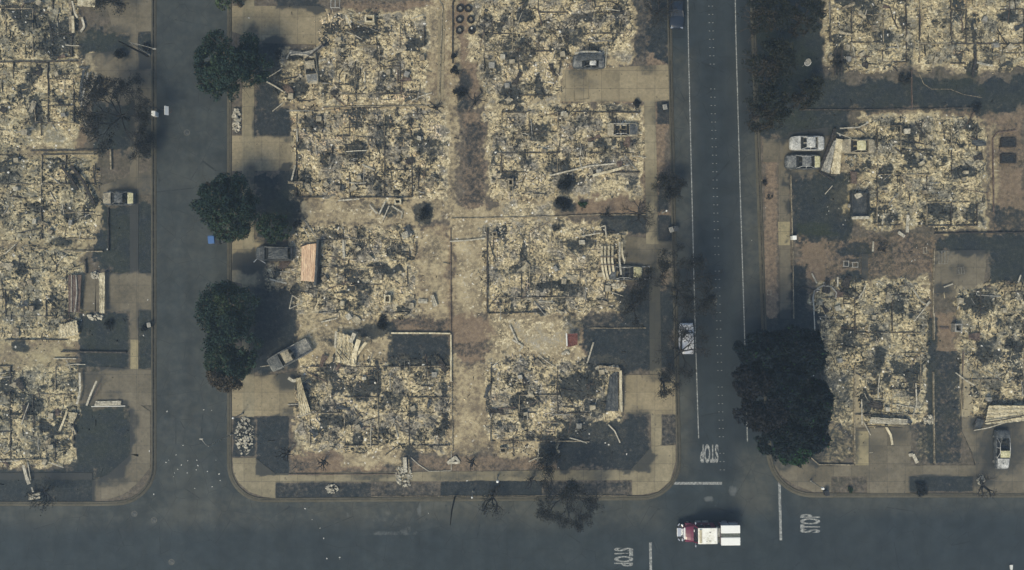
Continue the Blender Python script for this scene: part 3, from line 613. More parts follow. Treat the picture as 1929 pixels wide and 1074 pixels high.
def stop(px, py, wx, hy, rot, lb):
    cu = bpy.data.curves.new('stop_lettering', 'FONT'); cu.body = 'STOP'; cu.align_x = 'CENTER'; cu.align_y = 'CENTER'; cu.space_character = 1.05; cu.offset = .034
    o = bpy.data.objects.new('tmp', cu); col.objects.link(o); bpy.context.view_layer.update()
    me = bpy.data.meshes.new_from_object(o); bpy.data.objects.remove(o)
    co = np.zeros(len(me.vertices) * 3); me.vertices.foreach_get('co', co); co = co.reshape(-1, 3)
    mn = co.min(0); mx = co.max(0); co[:, 0] = ((co[:, 0] - mn[0]) / (mx[0] - mn[0]) - .5) * wx; co[:, 1] = ((co[:, 1] - mn[1]) / (mx[1] - mn[1]) - .5) * hy
    me.vertices.foreach_set('co', co.ravel()); me.materials.clear(); me.materials.append(M['paint']); me.update()
    q = link('stop_lettering', me); q.location = W(px, py, 0, .013); q.rotation_euler = (0, 0, rot); tag(q, lb, 'road marking')
stop(1336, 854.5, 2.45, 2.5, math.pi, 'white STOP lettering on the road above the stop bar, upside down')
stop(1526, 986, 2.5, 2.7, math.pi / 2, 'white STOP lettering on the road right of the fire truck')
stop(1175, 1049.5, 2.5, 2.55, -math.pi / 2, 'white STOP lettering on the road at the bottom edge left of the fire truck')
mk = None
y = -4.0
ROWS = []
while y < 905:
    x = 1338.5 + (y / 880) * 22
    ROWS.append((x, y)); y += 15.6
for (x, y) in ROWS:
    if R.random() < .1: continue
    for dx in (-3.4, 3.4):
        if mk is None:
            mb = MB(); mb.box((0, 0, .012), (.17, .08, .024), taper=.3); mk = mb.build('road_stud', M['stud']); o = mk
        else: o = mk.copy(); col.objects.link(o)
        o.location = W(x + dx, y, 0, .002); tag(o, 'small white stud in the double row down the middle of the main road', 'road stud', 'studs down the middle of the main road')

# ------------------------------------------------------------------ rubble
PAL = np.array([(.55, .45, .26), (.72, .64, .45), (.84, .80, .68), (.40, .32, .19), (.26, .24, .19), (.12, .11, .095), (.05, .048, .045), (.34, .22, .15), (.56, .53, .44)])
PW = np.array([.24, .20, .10, .14, .12, .08, .06, .03, .03])
def rubble_mesh(name, pts, smin=.05, smax=.29, zoff=0, mixv=(0, 0, 0)):
    n = len(pts); P = np.asarray(pts)
    a, c, b, g = masks(P[:, 0], P[:, 1])
    L = smin + (smax - smin) * NR.rand(n) ** 3.2; L = np.where(NR.rand(n) < .012, L + .35 * NR.rand(n), L); Wd = L * (.3 + .6 * NR.rand(n)); T = .02 + .09 * NR.rand(n) * (L / smax + .3)
    longm = NR.rand(n) < .22; L = np.where(longm, L * 2.8 + .15, L); Wd = np.where(longm, .04 + .06 * NR.rand(n), Wd)
    yaw = np.where(NR.rand(n) < .4, NR.choice([0, math.pi / 2], n) + NR.randn(n) * .12, NR.rand(n) * 6.28); pit = NR.randn(n) * .35 * np.where(longm, .3, 1); rol = NR.randn(n) * .35
    cy, sy, cp, sp, cr, sr = np.cos(yaw), np.sin(yaw), np.cos(pit), np.sin(pit), np.cos(rol), np.sin(rol)
    Rm = np.stack([np.stack([cy * cp, cy * sp * sr - sy * cr, cy * sp * cr + sy * sr], 1), np.stack([sy * cp, sy * sp * sr + cy * cr, sy * sp * cr - cy * sr], 1), np.stack([-sp, cp * sr, cp * cr], 1)], 1)
    base = np.array([(-1, -1, -1), (1, -1, -1), (1, 1, -1), (-1, 1, -1), (-1, -1, 1), (1, -1, 1), (1, 1, 1), (-1, 1, 1)], float)
    B = base[None] * (1 + NR.uniform(-.35, .25, (n, 8, 3)) * np.array([1, 1, .4])) * np.stack([L / 2, Wd / 2, T / 2], 1)[:, None]
    V = np.einsum('nij,nkj->nki', Rm, B) + np.stack([P[:, 0], P[:, 1], P[:, 2] + np.abs(sp) * L * .3 + T * .5 + zoff], 1)[:, None]
    fq = np.array([(0, 3, 2, 1), (4, 5, 6, 7), (0, 1, 5, 4), (1, 2, 6, 5), (2, 3, 7, 6), (3, 0, 4, 7)])
    F = (fq[None] + (np.arange(n) * 8)[:, None, None]).reshape(-1, 4)
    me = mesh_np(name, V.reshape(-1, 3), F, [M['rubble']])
    t1 = fbm(P[:, 0] * .20, P[:, 1] * .20, 301, 4); t2 = fbm(P[:, 0] * 1.3, P[:, 1] * 1.3, 307, 3); warm = fbm(P[:, 0] * .22, P[:, 1] * .22, 333, 3); red = fbm(P[:, 0] * .4, P[:, 1] * .4, 351, 3)
    C_gain = 1.42; tv = np.clip(.47 + mixv[0] + 2.3 * (t1 - .5) + 1.5 * (t2 - .5) + .16 * NR.randn(n), 0, 1)
    xs_ = [0, .2, .38, .52, .68, .84, 1]
    C = np.stack([np.interp(tv, xs_, [.030, .09, .21, .36, .50, .62, .72]), np.interp(tv, xs_, [.029, .08, .175, .30, .42, .535, .65]), np.interp(tv, xs_, [.027, .062, .115, .18, .265, .36, .48])], 1)
    grey = np.clip(sstep(.44, .62, warm) * .75 + mixv[1], 0, .95)[:, None]; C = C * (1 - grey) + C.mean(1, keepdims=True) * np.array([.90, .89, .80]) * grey
    rd = np.clip(sstep(.58, .72, red) * .5 + mixv[2], 0, .8)[:, None]; C = C * (1 - rd) + C * np.array([.80, .62, .55]) * rd
    view_falloff = np.where(P[:, 0] * S + CX < 300, .80, np.where(P[:, 0] * S + CX > 1420, .84, 1.12))[:, None]; C = C * view_falloff * C_gain * np.array([1.03, 1.0, 1.0])  # bright centre and dimmer sides of the view painted into the chip colours
    brt = NR.rand(n) < .008; C = np.where(brt[:, None], np.array([.82, .79, .68]), C)
    C = C * .68 + np.array([.37, .32, .215]) * .32; C = C * (1 - .75 * c[:, None]); dk = (NR.rand(n) < c * 1.4); dk |= longm & (NR.rand(n) < .55); C = np.where(dk[:, None], C * .16 + np.array([.012, .015, .018]), C)
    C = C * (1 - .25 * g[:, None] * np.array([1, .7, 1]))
    C = np.concatenate([np.clip(C, 0, .9), np.ones((n, 1))], 1)
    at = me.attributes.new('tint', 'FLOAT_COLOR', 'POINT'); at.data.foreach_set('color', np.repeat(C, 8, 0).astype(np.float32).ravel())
    return me

def mound_height(X, Y, seed):
    r = 1 - np.abs(2 * fbm(X * 1.1, Y * 1.1, seed, 4) - 1)
    h = .30 * (fbm(X * .45, Y * .45, seed + 5, 3) - .35) + .34 * np.clip(fbm(X * 1.6, Y * 1.6, seed + 9, 4) - .36, 0, 1) + .16 * (vnoise(X * 4.2, Y * 4.2, seed + 3) - .4) + .12 * (vnoise(X * 8, Y * 8, seed + 8) - .4)
    return h

HOUSES = []
def house(poly, label, seed, walls=(), dens=17, nbeams=26):
    """a burned-down house: ash mound, rubble, footings, fallen beams"""
    P = np.array(poly, float); c = P.mean(0); base = W(c[0], c[1], 0, LOTZ)
    root = thing('burned_house', label, 'burned house', base)
    x0, x1 = P[:, 0].min(), P[:, 0].max(); y0, y1 = P[:, 1].min(), P[:, 1].max()
    X, Y, F = grid((x0 - CX) / S, (x1 - CX) / S, (CY - y1) / S, (CY - y0) / S, .125)
    pxs = X * S + CX; pys = CY - Y * S
    wx = (fbm(pxs / 20, pys / 20, seed + 50) - .5) * 44 + (fbm(pxs / 5, pys / 5, seed + 51) - .5) * 14; wy = (fbm(pxs / 20, pys / 20, seed + 60) - .5) * 44 + (fbm(pxs / 5, pys / 5, seed + 61) - .5) * 14
    dmin = np.full(X.shape, 1e9); n = len(poly)
    for k in range(n): dmin = np.minimum(dmin, seg(pxs + wx, pys + wy, *poly[k], *poly[(k + 1) % n]))
    ins = inpoly(pxs + wx, pys + wy, poly); sd = np.where(ins, dmin, -dmin) / S
    edge = sstep(0, .9, sd)
    Z = relief(X, Y) * 1.4 - .06 + edge * (.07 + np.clip(mound_height(X, Y, seed), -.1, .6))
    keep = (sd[F] > -.1).all(1); F = F[keep]
    used = np.unique(F); mp = np.zeros(len(X), int); mp[used] = np.arange(len(used))
    Xu, Yu, Zu = X[used], Y[used], Z[used]; F = mp[F]
    me = mesh_np('ash_mound', np.stack([Xu - base.x, Yu - base.y, Zu], 1), F, [M['lot']], smooth=True)
    a, cc, b, g = masks(Xu, Yu); a = np.maximum(a, .55); hs = random.Random(seed * 7); cc = np.maximum(cc, sstep(hs.uniform(.50, .60), .72, fbm(Xu * hs.uniform(.25, .6), Yu * hs.uniform(.25, .6), seed + 400, 4)) * .85)
    at = me.attributes.new('cover', 'FLOAT_COLOR', 'POINT'); at.data.foreach_set('color', np.stack([a, cc, b * .5, g], 1).astype(np.float32).ravel())
    link('ash_mound', me, root)
    # rubble chips
    area = ((x1 - x0) * (y1 - y0)) / S / S; cnt = int(area * dens)
    k = NR.choice(len(X), cnt); q = (sd[k] > -.3) ; k = k[q]
    cl = fbm(X[k] * .6, Y[k] * .6, seed + 90, 3); k = k[NR.rand(len(k)) < .35 + 1.3 * sstep(.4, .6, cl)]
    pts = np.stack([X[k] + NR.uniform(-.06, .06, len(k)), Y[k] + NR.uniform(-.06, .06, len(k)), Z[k] + LOTZ], 1)
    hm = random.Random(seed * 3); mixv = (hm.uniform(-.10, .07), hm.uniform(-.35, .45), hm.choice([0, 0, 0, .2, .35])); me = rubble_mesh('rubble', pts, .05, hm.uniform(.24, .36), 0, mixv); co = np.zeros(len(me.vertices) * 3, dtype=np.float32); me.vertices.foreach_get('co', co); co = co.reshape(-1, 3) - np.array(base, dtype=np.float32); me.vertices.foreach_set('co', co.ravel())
    ru = link('rubble', me, root); ru['kind'] = 'stuff'
    # footings and wall stubs
    for w in walls:
        (ax, ay, bx, by) = w[:4]; mat = M[w[4]] if len(w) > 4 else M['darkfoot']; ht = w[5] if len(w) > 5 else .30; th = w[6] if len(w) > 6 else .11
        A = W(ax, ay); B = W(bx, by); L = (B - A).length; d = (B - A) / max(L, .01); mb = MB(); s = 0
        while s < L:
            e = min(L, s + R.uniform(.5, 1.6)); hh = ht * R.uniform(.6, 1.15)
            if True:
                pa = A + d * s - base; pb = A + d * e - base; pa.z = pb.z = hh / 2; pa.z += R.uniform(-.02, .02)
                mb.bar(pa, pb, th * R.uniform(.85, 1.1), hh)
            s = e - .01 if e < L - .05 else L + 1
        if mb.v: mb.build('wall_stub', mat, root)
    for k in range(nbeams):
        for _ in range(20):
            bx, by = R.uniform(x0, x1), R.uniform(y0, y1)
            if inpoly(np.array([bx]), np.array([by]), poly)[0]: break
        ang = R.choice([0, math.pi / 2, R.uniform(0, 3.14), R.uniform(0, 3.14)]) + R.gauss(0, .1); L = R.uniform(.9, 3.2)
        p = W(bx, by) - base; dv = Vector((math.cos(ang), math.sin(ang), 0)) * L / 2; z = R.uniform(.25, .42)
        mb = MB(); w = R.uniform(.05, .13); mid = p + Vector((R.uniform(-.1, .1), R.uniform(-.1, .1), z + R.uniform(-.05, .1)))
        a3 = p - dv + Vector((0, 0, z + R.uniform(-.12, .15))); b3 = p + dv + Vector((0, 0, z + R.uniform(-.12, .15)))
        mb.bar(a3, mid, w, w * .7); mb.bar(mid, b3, w * .95, w * .7)
        mb.build('fallen_beam', M[R.choice(['wood', 'wood', 'wood', 'brownmetal', 'paletimber', 'sheet_grey'])], root)
    for k in range(12):
        for _ in range(20):
            bx, by = R.uniform(x0, x1), R.uniform(y0, y1)
            if inpoly(np.array([bx]), np.array([by]), poly)[0]: break
        p = W(bx, by) - base; mb = MB()
        if k < 7:
            lw, lh, rr = R.uniform(.7, 2.0), R.uniform(.35, .9), R.uniform(0, 3.14); ph = R.uniform(0, 6); tl = R.uniform(-.25, .25); rg = R.choice([0, 0, 4, 6])
            def fn(u, v):
                x = (u - .5) * lw + R.gauss(0, .02); y = (v - .5) * lh * (1 + .25 * math.sin(u * 5 + ph)) + R.gauss(0, .02)
                return (p.x + x * math.cos(rr) - y * math.sin(rr), p.y + x * math.sin(rr) + y * math.cos(rr), .34 + tl * x + .10 * math.sin(u * 6 + ph) * math.cos(v * 4 + ph) + (.05 * abs(((v * rg) % 1) - .5) if rg else 0) + R.gauss(0, .015))
            mb.sheet(fn, 12, 9, .02); mb.build('roof_sheet', M[R.choice(['carash', 'sheet_dark', 'brownmetal', 'foot', 'carash', 'wood'])], root)
        else:
            q = R.uniform(.55, .8); mb.box((p.x, p.y, .4), (q, q * R.uniform(.7, 1), .55), R.choice([0, .1, 1.5, R.uniform(0, 3)]), R.uniform(-.15, .15), R.uniform(-.15, .15), jit=.04)
            mb.build('burned_appliance', M[R.choice(['carash', 'sheet_grey', 'foot', 'paletimber', 'carash'])], root, bevel=.03)
    HOUSES.append(root)
    return root

def rooms(x0, y0, x1, y1, nx, ny, seed, p=.45):
    r = random.Random(seed); out = []
    xs = [x0] + sorted(x0 + (x1 - x0) * (k + r.uniform(-.22, .22)) / nx for k in range(1, nx)) + [x1]
    ys = [y0] + sorted(y0 + (y1 - y0) * (k + r.uniform(-.22, .22)) / ny for k in range(1, ny)) + [y1]
    for i in range(len(xs)):
        for j in range(len(ys) - 1):
            if r.random() < p: out.append((xs[i], ys[j], xs[i] + r.uniform(-1, 1), ys[j + 1], r.choice(['darkfoot', 'darkfoot', 'foot'])))
    for j in range(len(ys)):
        for i in range(len(xs) - 1):
            if r.random() < p: out.append((xs[i], ys[j], xs[i + 1], ys[j] + r.uniform(-1, 1), r.choice(['darkfoot', 'darkfoot', 'foot'])))
    return out

house([(-60, -60), (150, -60), (148, 112), (-60, 114)], 'burned house ruin in the top left corner, darkest with soot', 101, rooms(-20, -20, 138, 108, 4, 3, 1) + [(136, -20, 137, 62, 'foot', .5, .4)])
house([(-60, 120), (150, 118), (186, 150), (165, 190), (148, 205), (160, 240), (60, 244), (50, 286), (-60, 286)], 'burned house ruin in the left column with a fan of twisted strips in front', 102, rooms(-20, 119, 142, 232, 4, 3, 2))
house([(-60, 290), (150, 290), (192, 320), (190, 380), (165, 450), (60, 458), (-60, 455)], 'burned house ruin in the left column left of the burned sedan', 103, rooms(-20, 292, 180, 450, 4, 3, 3))
house([(-60, 462), (115, 462), (160, 480), (152, 600), (110, 640), (60, 625), (-60, 660)], 'burned house ruin in the left column with two fallen garage beams before it', 104, rooms(-20, 470, 128, 640, 4, 4, 4))
house([(-60, 688), (148, 685), (150, 800), (120, 870), (-60, 882)], 'burned house ruin in the bottom left corner beside the black corner lawn', 105, rooms(-20, 690, 142, 865, 4, 4, 5))
house([(605, 22), (700, 18), (790, 60), (805, 120), (800, 196), (540, 198), (505, 160), (520, 110), (600, 92)], 'burned house ruin with square chimney stub, top of the middle block', 106, rooms(618, 50, 800, 178, 4, 3, 6))
house([(552, 208), (640, 200), (820, 205), (835, 300), (828, 372), (560, 372), (548, 300)], 'burned house ruin between the two tan driveways at the left of the middle block', 107, rooms(560, 215, 775, 372, 4, 3, 7) + [(776, 235, 777, 372, 'darkfoot', .3)])
house([(556, 425), (600, 420), (780, 432), (790, 520), (780, 600), (640, 602), (550, 560), (500, 545), (505, 500), (552, 495)], 'burned house ruin around the pink corrugated garage door', 108, rooms(600, 452, 768, 590, 4, 3, 8))
house([(556, 690), (600, 672), (840, 668), (852, 720), (850, 845), (640, 852), (575, 830), (550, 760)], 'burned house ruin below the crumpled cream metal sheet', 109, rooms(585, 690, 848, 838, 4, 3, 9))
house([(900, -60), (1190, -60), (1195, 60), (1150, 95), (1070, 120), (1050, 190), (900, 195), (900, 120)], 'burned house ruin at the top right of the middle block, near six rings', 110, rooms(912, -20, 1172, 98, 5, 3, 10) + rooms(912, 98, 1040, 180, 2, 2, 30))
house([(930, 205), (1100, 196), (1210, 240), (1214, 300), (1180, 330), (1060, 345), (1040, 380), (925, 378)], 'burned house ruin above the bare brown yard in the middle block', 111, rooms(945, 212, 1205, 325, 5, 3, 11))
house([(915, 420), (1170, 430), (1178, 470), (1172, 545), (1100, 590), (920, 592), (905, 500)], 'burned house ruin with curved roof strips fallen onto a burned car', 112, [(918, 430, 918, 590, 'darkfoot', .45, .2), (918, 590, 1022, 588), (996, 440, 998, 540, 'foot')] + rooms(930, 436, 1140, 560, 4, 3, 12))
house([(920, 680), (1000, 668), (1170, 690), (1176, 775), (1100, 800), (1050, 860), (930, 845), (915, 760)], 'burned house ruin with a large black patch beside the tan corner driveway', 113, rooms(925, 690, 1165, 830, 4, 3, 13))
house([(1555, -60), (1715, -60), (1712, 130), (1640, 140), (1560, 125)], 'burned house ruin next to the dark trees at the top of the right block', 114, rooms(1562, -20, 1705, 118, 3, 3, 14))
house([(1722, -60), (2010, -60), (2010, 135), (1850, 125), (1722, 128)], 'burned house ruin in the top right corner', 115, rooms(1730, -20, 1925, 120, 4, 3, 15))
house([(1590, 235), (1640, 222), (1840, 222), (1858, 330), (1842, 425), (1640, 432), (1605, 340), (1585, 300)], 'burned house ruin to the right of the two pale burned sedans', 116, rooms(1650, 238, 1838, 425, 4, 4, 16))
house([(1532, 560), (1560, 530), (1700, 524), (1748, 560), (1745, 690), (1720, 790), (1625, 800), (1612, 700), (1545, 700)], 'burned house ruin with a curved timber arc at its top, beside the dark pine', 117, rooms(1545, 560, 1732, 780, 3, 4, 17))
house([(1800, 540), (1900, 528), (2010, 530), (2010, 780), (1830, 790), (1808, 690)], 'burned house ruin at the right edge above the burned car on the curved driveway', 118, rooms(1812, 550, 1925, 770, 3, 4, 18))

# loose debris scattered through the yards and lawns
def scatter(n, size, seedmask):
    x = NR.uniform(-72, 72, n * 3); y = NR.uniform(-42, 42, n * 3); px = x * S + CX; py = CY - y * S
    ok = np.zeros(len(x), bool)
    for nm, poly, kerb, sgn in blocks: ok |= inpoly(px, py, poly)
    a, c, b, g = masks(x, y); p = .02 + .30 * a ** 2 * (1 - .4 * c) * (1 - .7 * b) + .04 * c
    ok &= NR.rand(len(x)) < p; ok &= fbm(x * .5, y * .5, 200, 3) > .42
    for (x0, y0, x1, y1) in [(246, -60, 289, 1000), (434, -60, 480, 900), (1215, 120, 1290, 960), (1436, 180, 1490, 960), (438, 256, 552, 322), (160, 500, 289, 590), (1176, 706, 1280, 960), (480, 884, 1280, 960), (1500, 874, 2000, 960)]:
        ok &= ~((px > x0) & (px < x1) & (py > y0) & (py < y1) & (NR.rand(len(x)) < .985))
    return np.stack([x[ok], y[ok], np.full(ok.sum(), LOTZ)], 1)
pts = scatter(26000, 1, 0)
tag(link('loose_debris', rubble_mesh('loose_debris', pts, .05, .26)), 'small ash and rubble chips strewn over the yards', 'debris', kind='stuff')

# ------------------------------------------------------------------ vehicles
def interp(tab, x):
    for (a, *p), (b, *q) in zip(tab, tab[1:]):
        if x <= b: k = (x - a) / (b - a); return [u + (v - u) * k for u, v in zip(p, q)]
    return list(tab[-1][1:])

def car(name, label, cat, px, py, heading, L, Wd, mats, kind='sedan', burned=True, roof=True, roofx=None, rim=True, group=None, squash=1.0, extras=()):
    """heading: direction of the bonnet, radians from +X. body front is +x"""
    root = thing(name, label, cat, W(px, py, 0, .0 if name != 'burned_car_g' else 0), heading, group)
    z0 = ZP if burned or px < 1200 else 0.0
    if 'rubble' in label or 'under' in label or 'ash covered' in label: z0 -= .22
    if (289 < px < 434) or (1280 < px < 1420): z0 = 0.0
    root.location.z = z0 if burned else 0.0
    w = Wd / 2; q = squash
    if kind == 'sedan': prof = [(-.5, .74, .62), (-.475, .90, .80), (-.40, .97, .90), (-.30, 1, .92), (-.1, 1, .90), (.12, 1, .88), (.22, 1, .90), (.34, .97, .84), (.45, .90, .76), (.49, .76, .62), (.5, .6, .5)]; cab = (-.30, .20); rf = (-.19, .06); zr = 1.38
    elif kind == 'van': prof = [(-.5, .86, .90), (-.48, .95, 1.0), (-.3, 1, 1.02), (0, 1, 1.0), (.22, 1, 1.0), (.35, .97, .95), (.46, .9, .85), (.5, .7, .6)]; cab = (-.47, .24); rf = (-.42, .10); zr = 1.72
    else: prof = [(-.5, .93, 1.0), (-.3, 1, 1.02), (0, 1, 1.02), (.18, 1, 1.04), (.3, .99, 1.04), (.42, .95, .98), (.48, .88, .85), (.5, .75, .7)]; cab = (-.10, .22); rf = (-.06, .12); zr = 1.72
    zr *= q; prof = [(a, b, c * q) for a, b, c in prof]
    # lower body: side walls, bonnet, boot
    def shell(x0, x1, n=14, inner=False):
        V = []; F = []
        for i in range(n + 1):
            x = x0 + (x1 - x0) * i / n; ww, zt = interp(prof, x); ww *= w
            X = x * L
            if inner: ring = [(X, -ww, .28), (X, -ww * 1.0, zt * .72), (X, -ww * .95, zt), (X, -ww * .86, zt - .02), (X, -ww * .84, .34), (X, 0, .32), (X, ww * .84, .34), (X, ww * .86, zt - .02), (X, ww * .95, zt), (X, ww, zt * .72), (X, ww, .28)]
            else: ring = [(X, -ww, .28), (X, -ww * 1.0, zt * .72), (X, -ww * .95, zt * .96), (X, -ww * .80, zt), (X, -ww * .4, zt + .035), (X, 0, zt + .045), (X, ww * .4, zt + .035), (X, ww * .80, zt), (X, ww * .95, zt * .96), (X, ww, zt * .72), (X, ww, .28)]
            V += [tuple(p) for p in ring]
        for i in range(n):
            for j in range(10): a = i * 11 + j; F.append((a, a + 11, a + 12, a + 1))
        F.append(tuple(range(11))); F.append(tuple(n * 11 + k for k in range(10, -1, -1)))
        return V, F
    if burned:
        mb = MB()
        for (x0, x1, inn) in ((-.5, cab[0], False), (cab[0] + .001, cab[1] - .001, True), (cab[1], .5, False)):
            if kind == 'pickup' and x0 == -.5:
                V, F = shell(-.5, cab[0], 12, True)
            else: V, F = shell(x0, x1, 12, inn)
            V = [(a + R.uniform(-.01, .01), b, c + R.uniform(-.018, .018)) for a, b, c in V]
            mb.add(V, F)
        if kind == 'pickup': mb.box((-.5 * L + .03, 0, .72 * q), (.05, Wd * .86, .5 * q))
        mb.build('body', mats['body'], root, smooth=False)
        # bonnet / boot skins of another burn colour
        for part, (a, b) in (('bonnet', (cab[1] + .015, .465)), ('boot_lid', (-.475, cab[0] - .015))):
            if kind == 'van' and part == 'boot_lid': continue
            if kind == 'pickup' and part == 'boot_lid': continue
            if part in mats:
                mb = MB()
                def fn(u, v, a=a, b=b):
                    x = a + (b - a) * u; ww, zt = interp(prof, x); y = (v * 2 - 1); return (x * L, y * ww * w * .80, zt + .06 - .04 * y * y + R.uniform(-.012, .012))
                mb.sheet(fn, 8, 8, .02); mb.build(part, mats[part], root, smooth=False)
        mb = MB()
        for sx in (cab[0] + .13 if kind != 'pickup' else cab[0] + .08, cab[0] + .33):
            if sx > cab[1] - .03: continue
            for sy in (-.42, .42):
                mb2 = MB(); mb2.box((sx * L, sy * w, .5 * q), (.5, .5, .16)); mb2.box((sx * L - .28, sy * w, .72 * q), (.10, .48, .5), ry=-.2)
                mb2.build('seat_frame', M['hollow'], root)
        mb.box((cab[1] * L - .22, 0, .76 * q), (.28, Wd * .8, .12)); mb.build('dashboard', M['hollow'], root)
    else:
        mb = MB(); V, F = shell(-.5, .5, 26); mb.add(V, F); mb.build('body', mats['body'], root, smooth=True)
    # roof and pillars
    wr = .68 if kind == 'sedan' else .76
    if roof:
        a, b = roofx or rf
        mb = MB()
        mb.sheet(lambda u, v: ((a + (b - a) * u) * L, (v * 2 - 1) * w * wr * (1 - .05 * (2 * v - 1) ** 2), zr - .07 * (2 * v - 1) ** 2 - .06 * (2 * u - 1) ** 2 + (R.uniform(-.03, .03) if burned else 0)), 8, 8, .03)
        mb.build('roof', mats['roof'], root, smooth=not burned)
    if burned:
        for sy in (-1, 1):
            mb = MB(); ww = w * .92; t = .035
            yb = sy * ww; yt = sy * w * wr
            mb.tube([(cab[1] * L, yb * .96, .88 * q), (rf[1] * L, yt, zr - .09), ((rf[0] + rf[1]) / 2 * L, yt * 1.02, zr - .07), (rf[0] * L, yt, zr - .10), (cab[0] * L, yb * .94, .9 * q)], t, 5)
            xm = (rf[0] + rf[1]) / 2 * L; mb.tube([(xm, yt * 1.02, zr - .09), (xm - .03, yb, .88 * q)], t, 5)
            mb.build('pillar_frame', mats.get('frame', mats['body']), root)
    else:
        mb = MB(); zb = .90 * q
        def ring(x0, x1, wy, z): return [(x0 * L, -wy, z), (x1 * L, -wy, z), (x1 * L, wy, z), (x0 * L, wy, z)]
        V = ring(cab[0], cab[1], w * .92, zb - .03) + ring(rf[0], rf[1], w * wr * .98, zr - .12)
        mb.add(V, [(0, 1, 5, 4), (1, 2, 6, 5), (2, 3, 7, 6), (3, 0, 4, 7), (4, 5, 6, 7)]); mb.build('window_glass', M['glass'], root)
        for sy in (-1, 1):
            mb = MB(); mb.box((.475 * L, sy * w * .68, .64), (.16, .34, .14), rz=-sy * .35); mb.build('headlight', M['chrome'], root)
            mb = MB(); mb.box((cab[1] * L - .15, sy * (w + .08), .95), (.14, .18, .12)); mb.build('mirror', mats['body'], root)
            mb = MB(); mb.tube([(cab[1] * L, sy * w * .88, .88 * q), (rf[1] * L, sy * w * wr, zr - .09), (rf[0] * L, sy * w * wr, zr - .09), (cab[0] * L, sy * w * .88, .9 * q)], .03, 5); mb.build('window_frame', mats['body'], root)
    for sx in (-.31, .31):
        for sy in (-1, 1):
            mb = MB(); mb.cyl((sx * L, sy * (w - .10), .30), .30 if not burned else .2, .2, 14, 0, 'Y'); mb.build('wheel', M['tyre'] if not burned else M['sheet_grey'], root)
    for e in extras: e(root, L, w)
    return root

def D(a): return math.radians(a)
G, P_, K, A_ = M['cargrey'], M['carpale'], M['cardark'], M['carash']
car('burned_car', 'burned sedan with tan bonnet beside the charred lawn, left of the left street', 'car', 229, 375, D(180), 4.3, 1.85, dict(body=K, bonnet=A_, boot_lid=M['caryellow'], roof=M['cardark'], frame=G))
car('burned_car', 'burned grey van facing the left street beside the pink garage door', 'car', 520, 478, D(180), 4.9, 1.95, dict(body=K, bonnet=K, roof=M['sheet_dark'], frame=G), kind='van')
car('burned_pickup', 'burned pickup truck parked aslant on the black driveway with its bed open', 'pickup truck', 549, 668, D(209), 6.1, 2.1, dict(body=G, bonnet=K, roof=A_, frame=G), kind='pickup')
car('burned_car', 'burned pale sedan, the upper of two side by side near the right block', 'car', 1516, 272, D(180), 4.6, 1.95, dict(body=P_, bonnet=P_, roof=P_, frame=P_))
car('burned_car', 'burned sedan with yellowed boot, the lower of two side by side', 'car', 1508, 307, D(180), 4.7, 1.95, dict(body=K, bonnet=G, boot_lid=M['caryellow'], roof=G, frame=P_))
car('burned_car', 'ash covered sedan behind the tilted garage door of the right block', 'car', 1611, 277, D(180), 4.7, 1.9, dict(body=A_, bonnet=A_, boot_lid=A_, roof=M['caryellow'], frame=A_))
car('burned_car', 'burned car half under the curved roof strips with a bare front frame', 'car', 1178, 514, D(0), 4.6, 1.95, dict(body=K, bonnet=M['caryellow'], roof=G, frame=P_), roof=False,
    extras=[lambda root, L, w: (lambda mb: (mb.tube([(L * .46, -w * .8, .5), (L * .52 + .5, -w * .9, .5), (L * .52 + .9, -w * .75, .45)], .06, 5), mb.tube([(L * .46, w * .8, .5), (L * .52 + .4, w * .85, .5), (L * .52 + .8, w * .9, .45)], .06, 5), mb.tube([(L * .52 + .8, -w * .78, .45), (L * .52 + .75, w * .85, .45)], .045, 5), mb.build('front_frame', P_, root)))(MB())])
car('burned_car', 'burned four door car under a dark blue grey sheet beside the top driveway', 'car', 1108, 119, D(180), 4.3, 1.9, dict(body=K, bonnet=G, boot_lid=G, roof=P_, frame=G), roofx=(-.22, -.02))
car('burned_car', 'burned car body in rubble close to the main road, nose on the pavement', 'car', 1172, 246, D(0), 4.2, 1.8, dict(body=A_, bonnet=K, roof=A_, frame=P_), roof=False)
car('burned_car', 'ash covered car in the rubble under twisted sheets, top of the middle block', 'car', 588, 130, D(-84), 4.3, 1.75, dict(body=A_, bonnet=G, boot_lid=A_, roof=A_, frame=A_), squash=.9)
car('burned_car', 'burned dark car with yellow roof square on the curved driveway, bottom right', 'car', 1881, 845, D(-90), 5.3, 1.95, dict(body=K, bonnet=P_, roof=M['caryellow'], frame=P_), roofx=(.0, .17))
car('parked_car', 'silver car parked on the main road under bare branches', 'car', 1291, 637, D(90), 4.1, 1.95, dict(body=M['silver'], roof=M['silver']), kind='van', burned=False, roofx=(-.49, .19))
car('parked_car', 'dark navy car parked at the top of the main road, cut by the frame', 'car', 1273, 22, D(-90), 5.0, 1.95, dict(body=M['navy'], roof=M['navy']), burned=False)

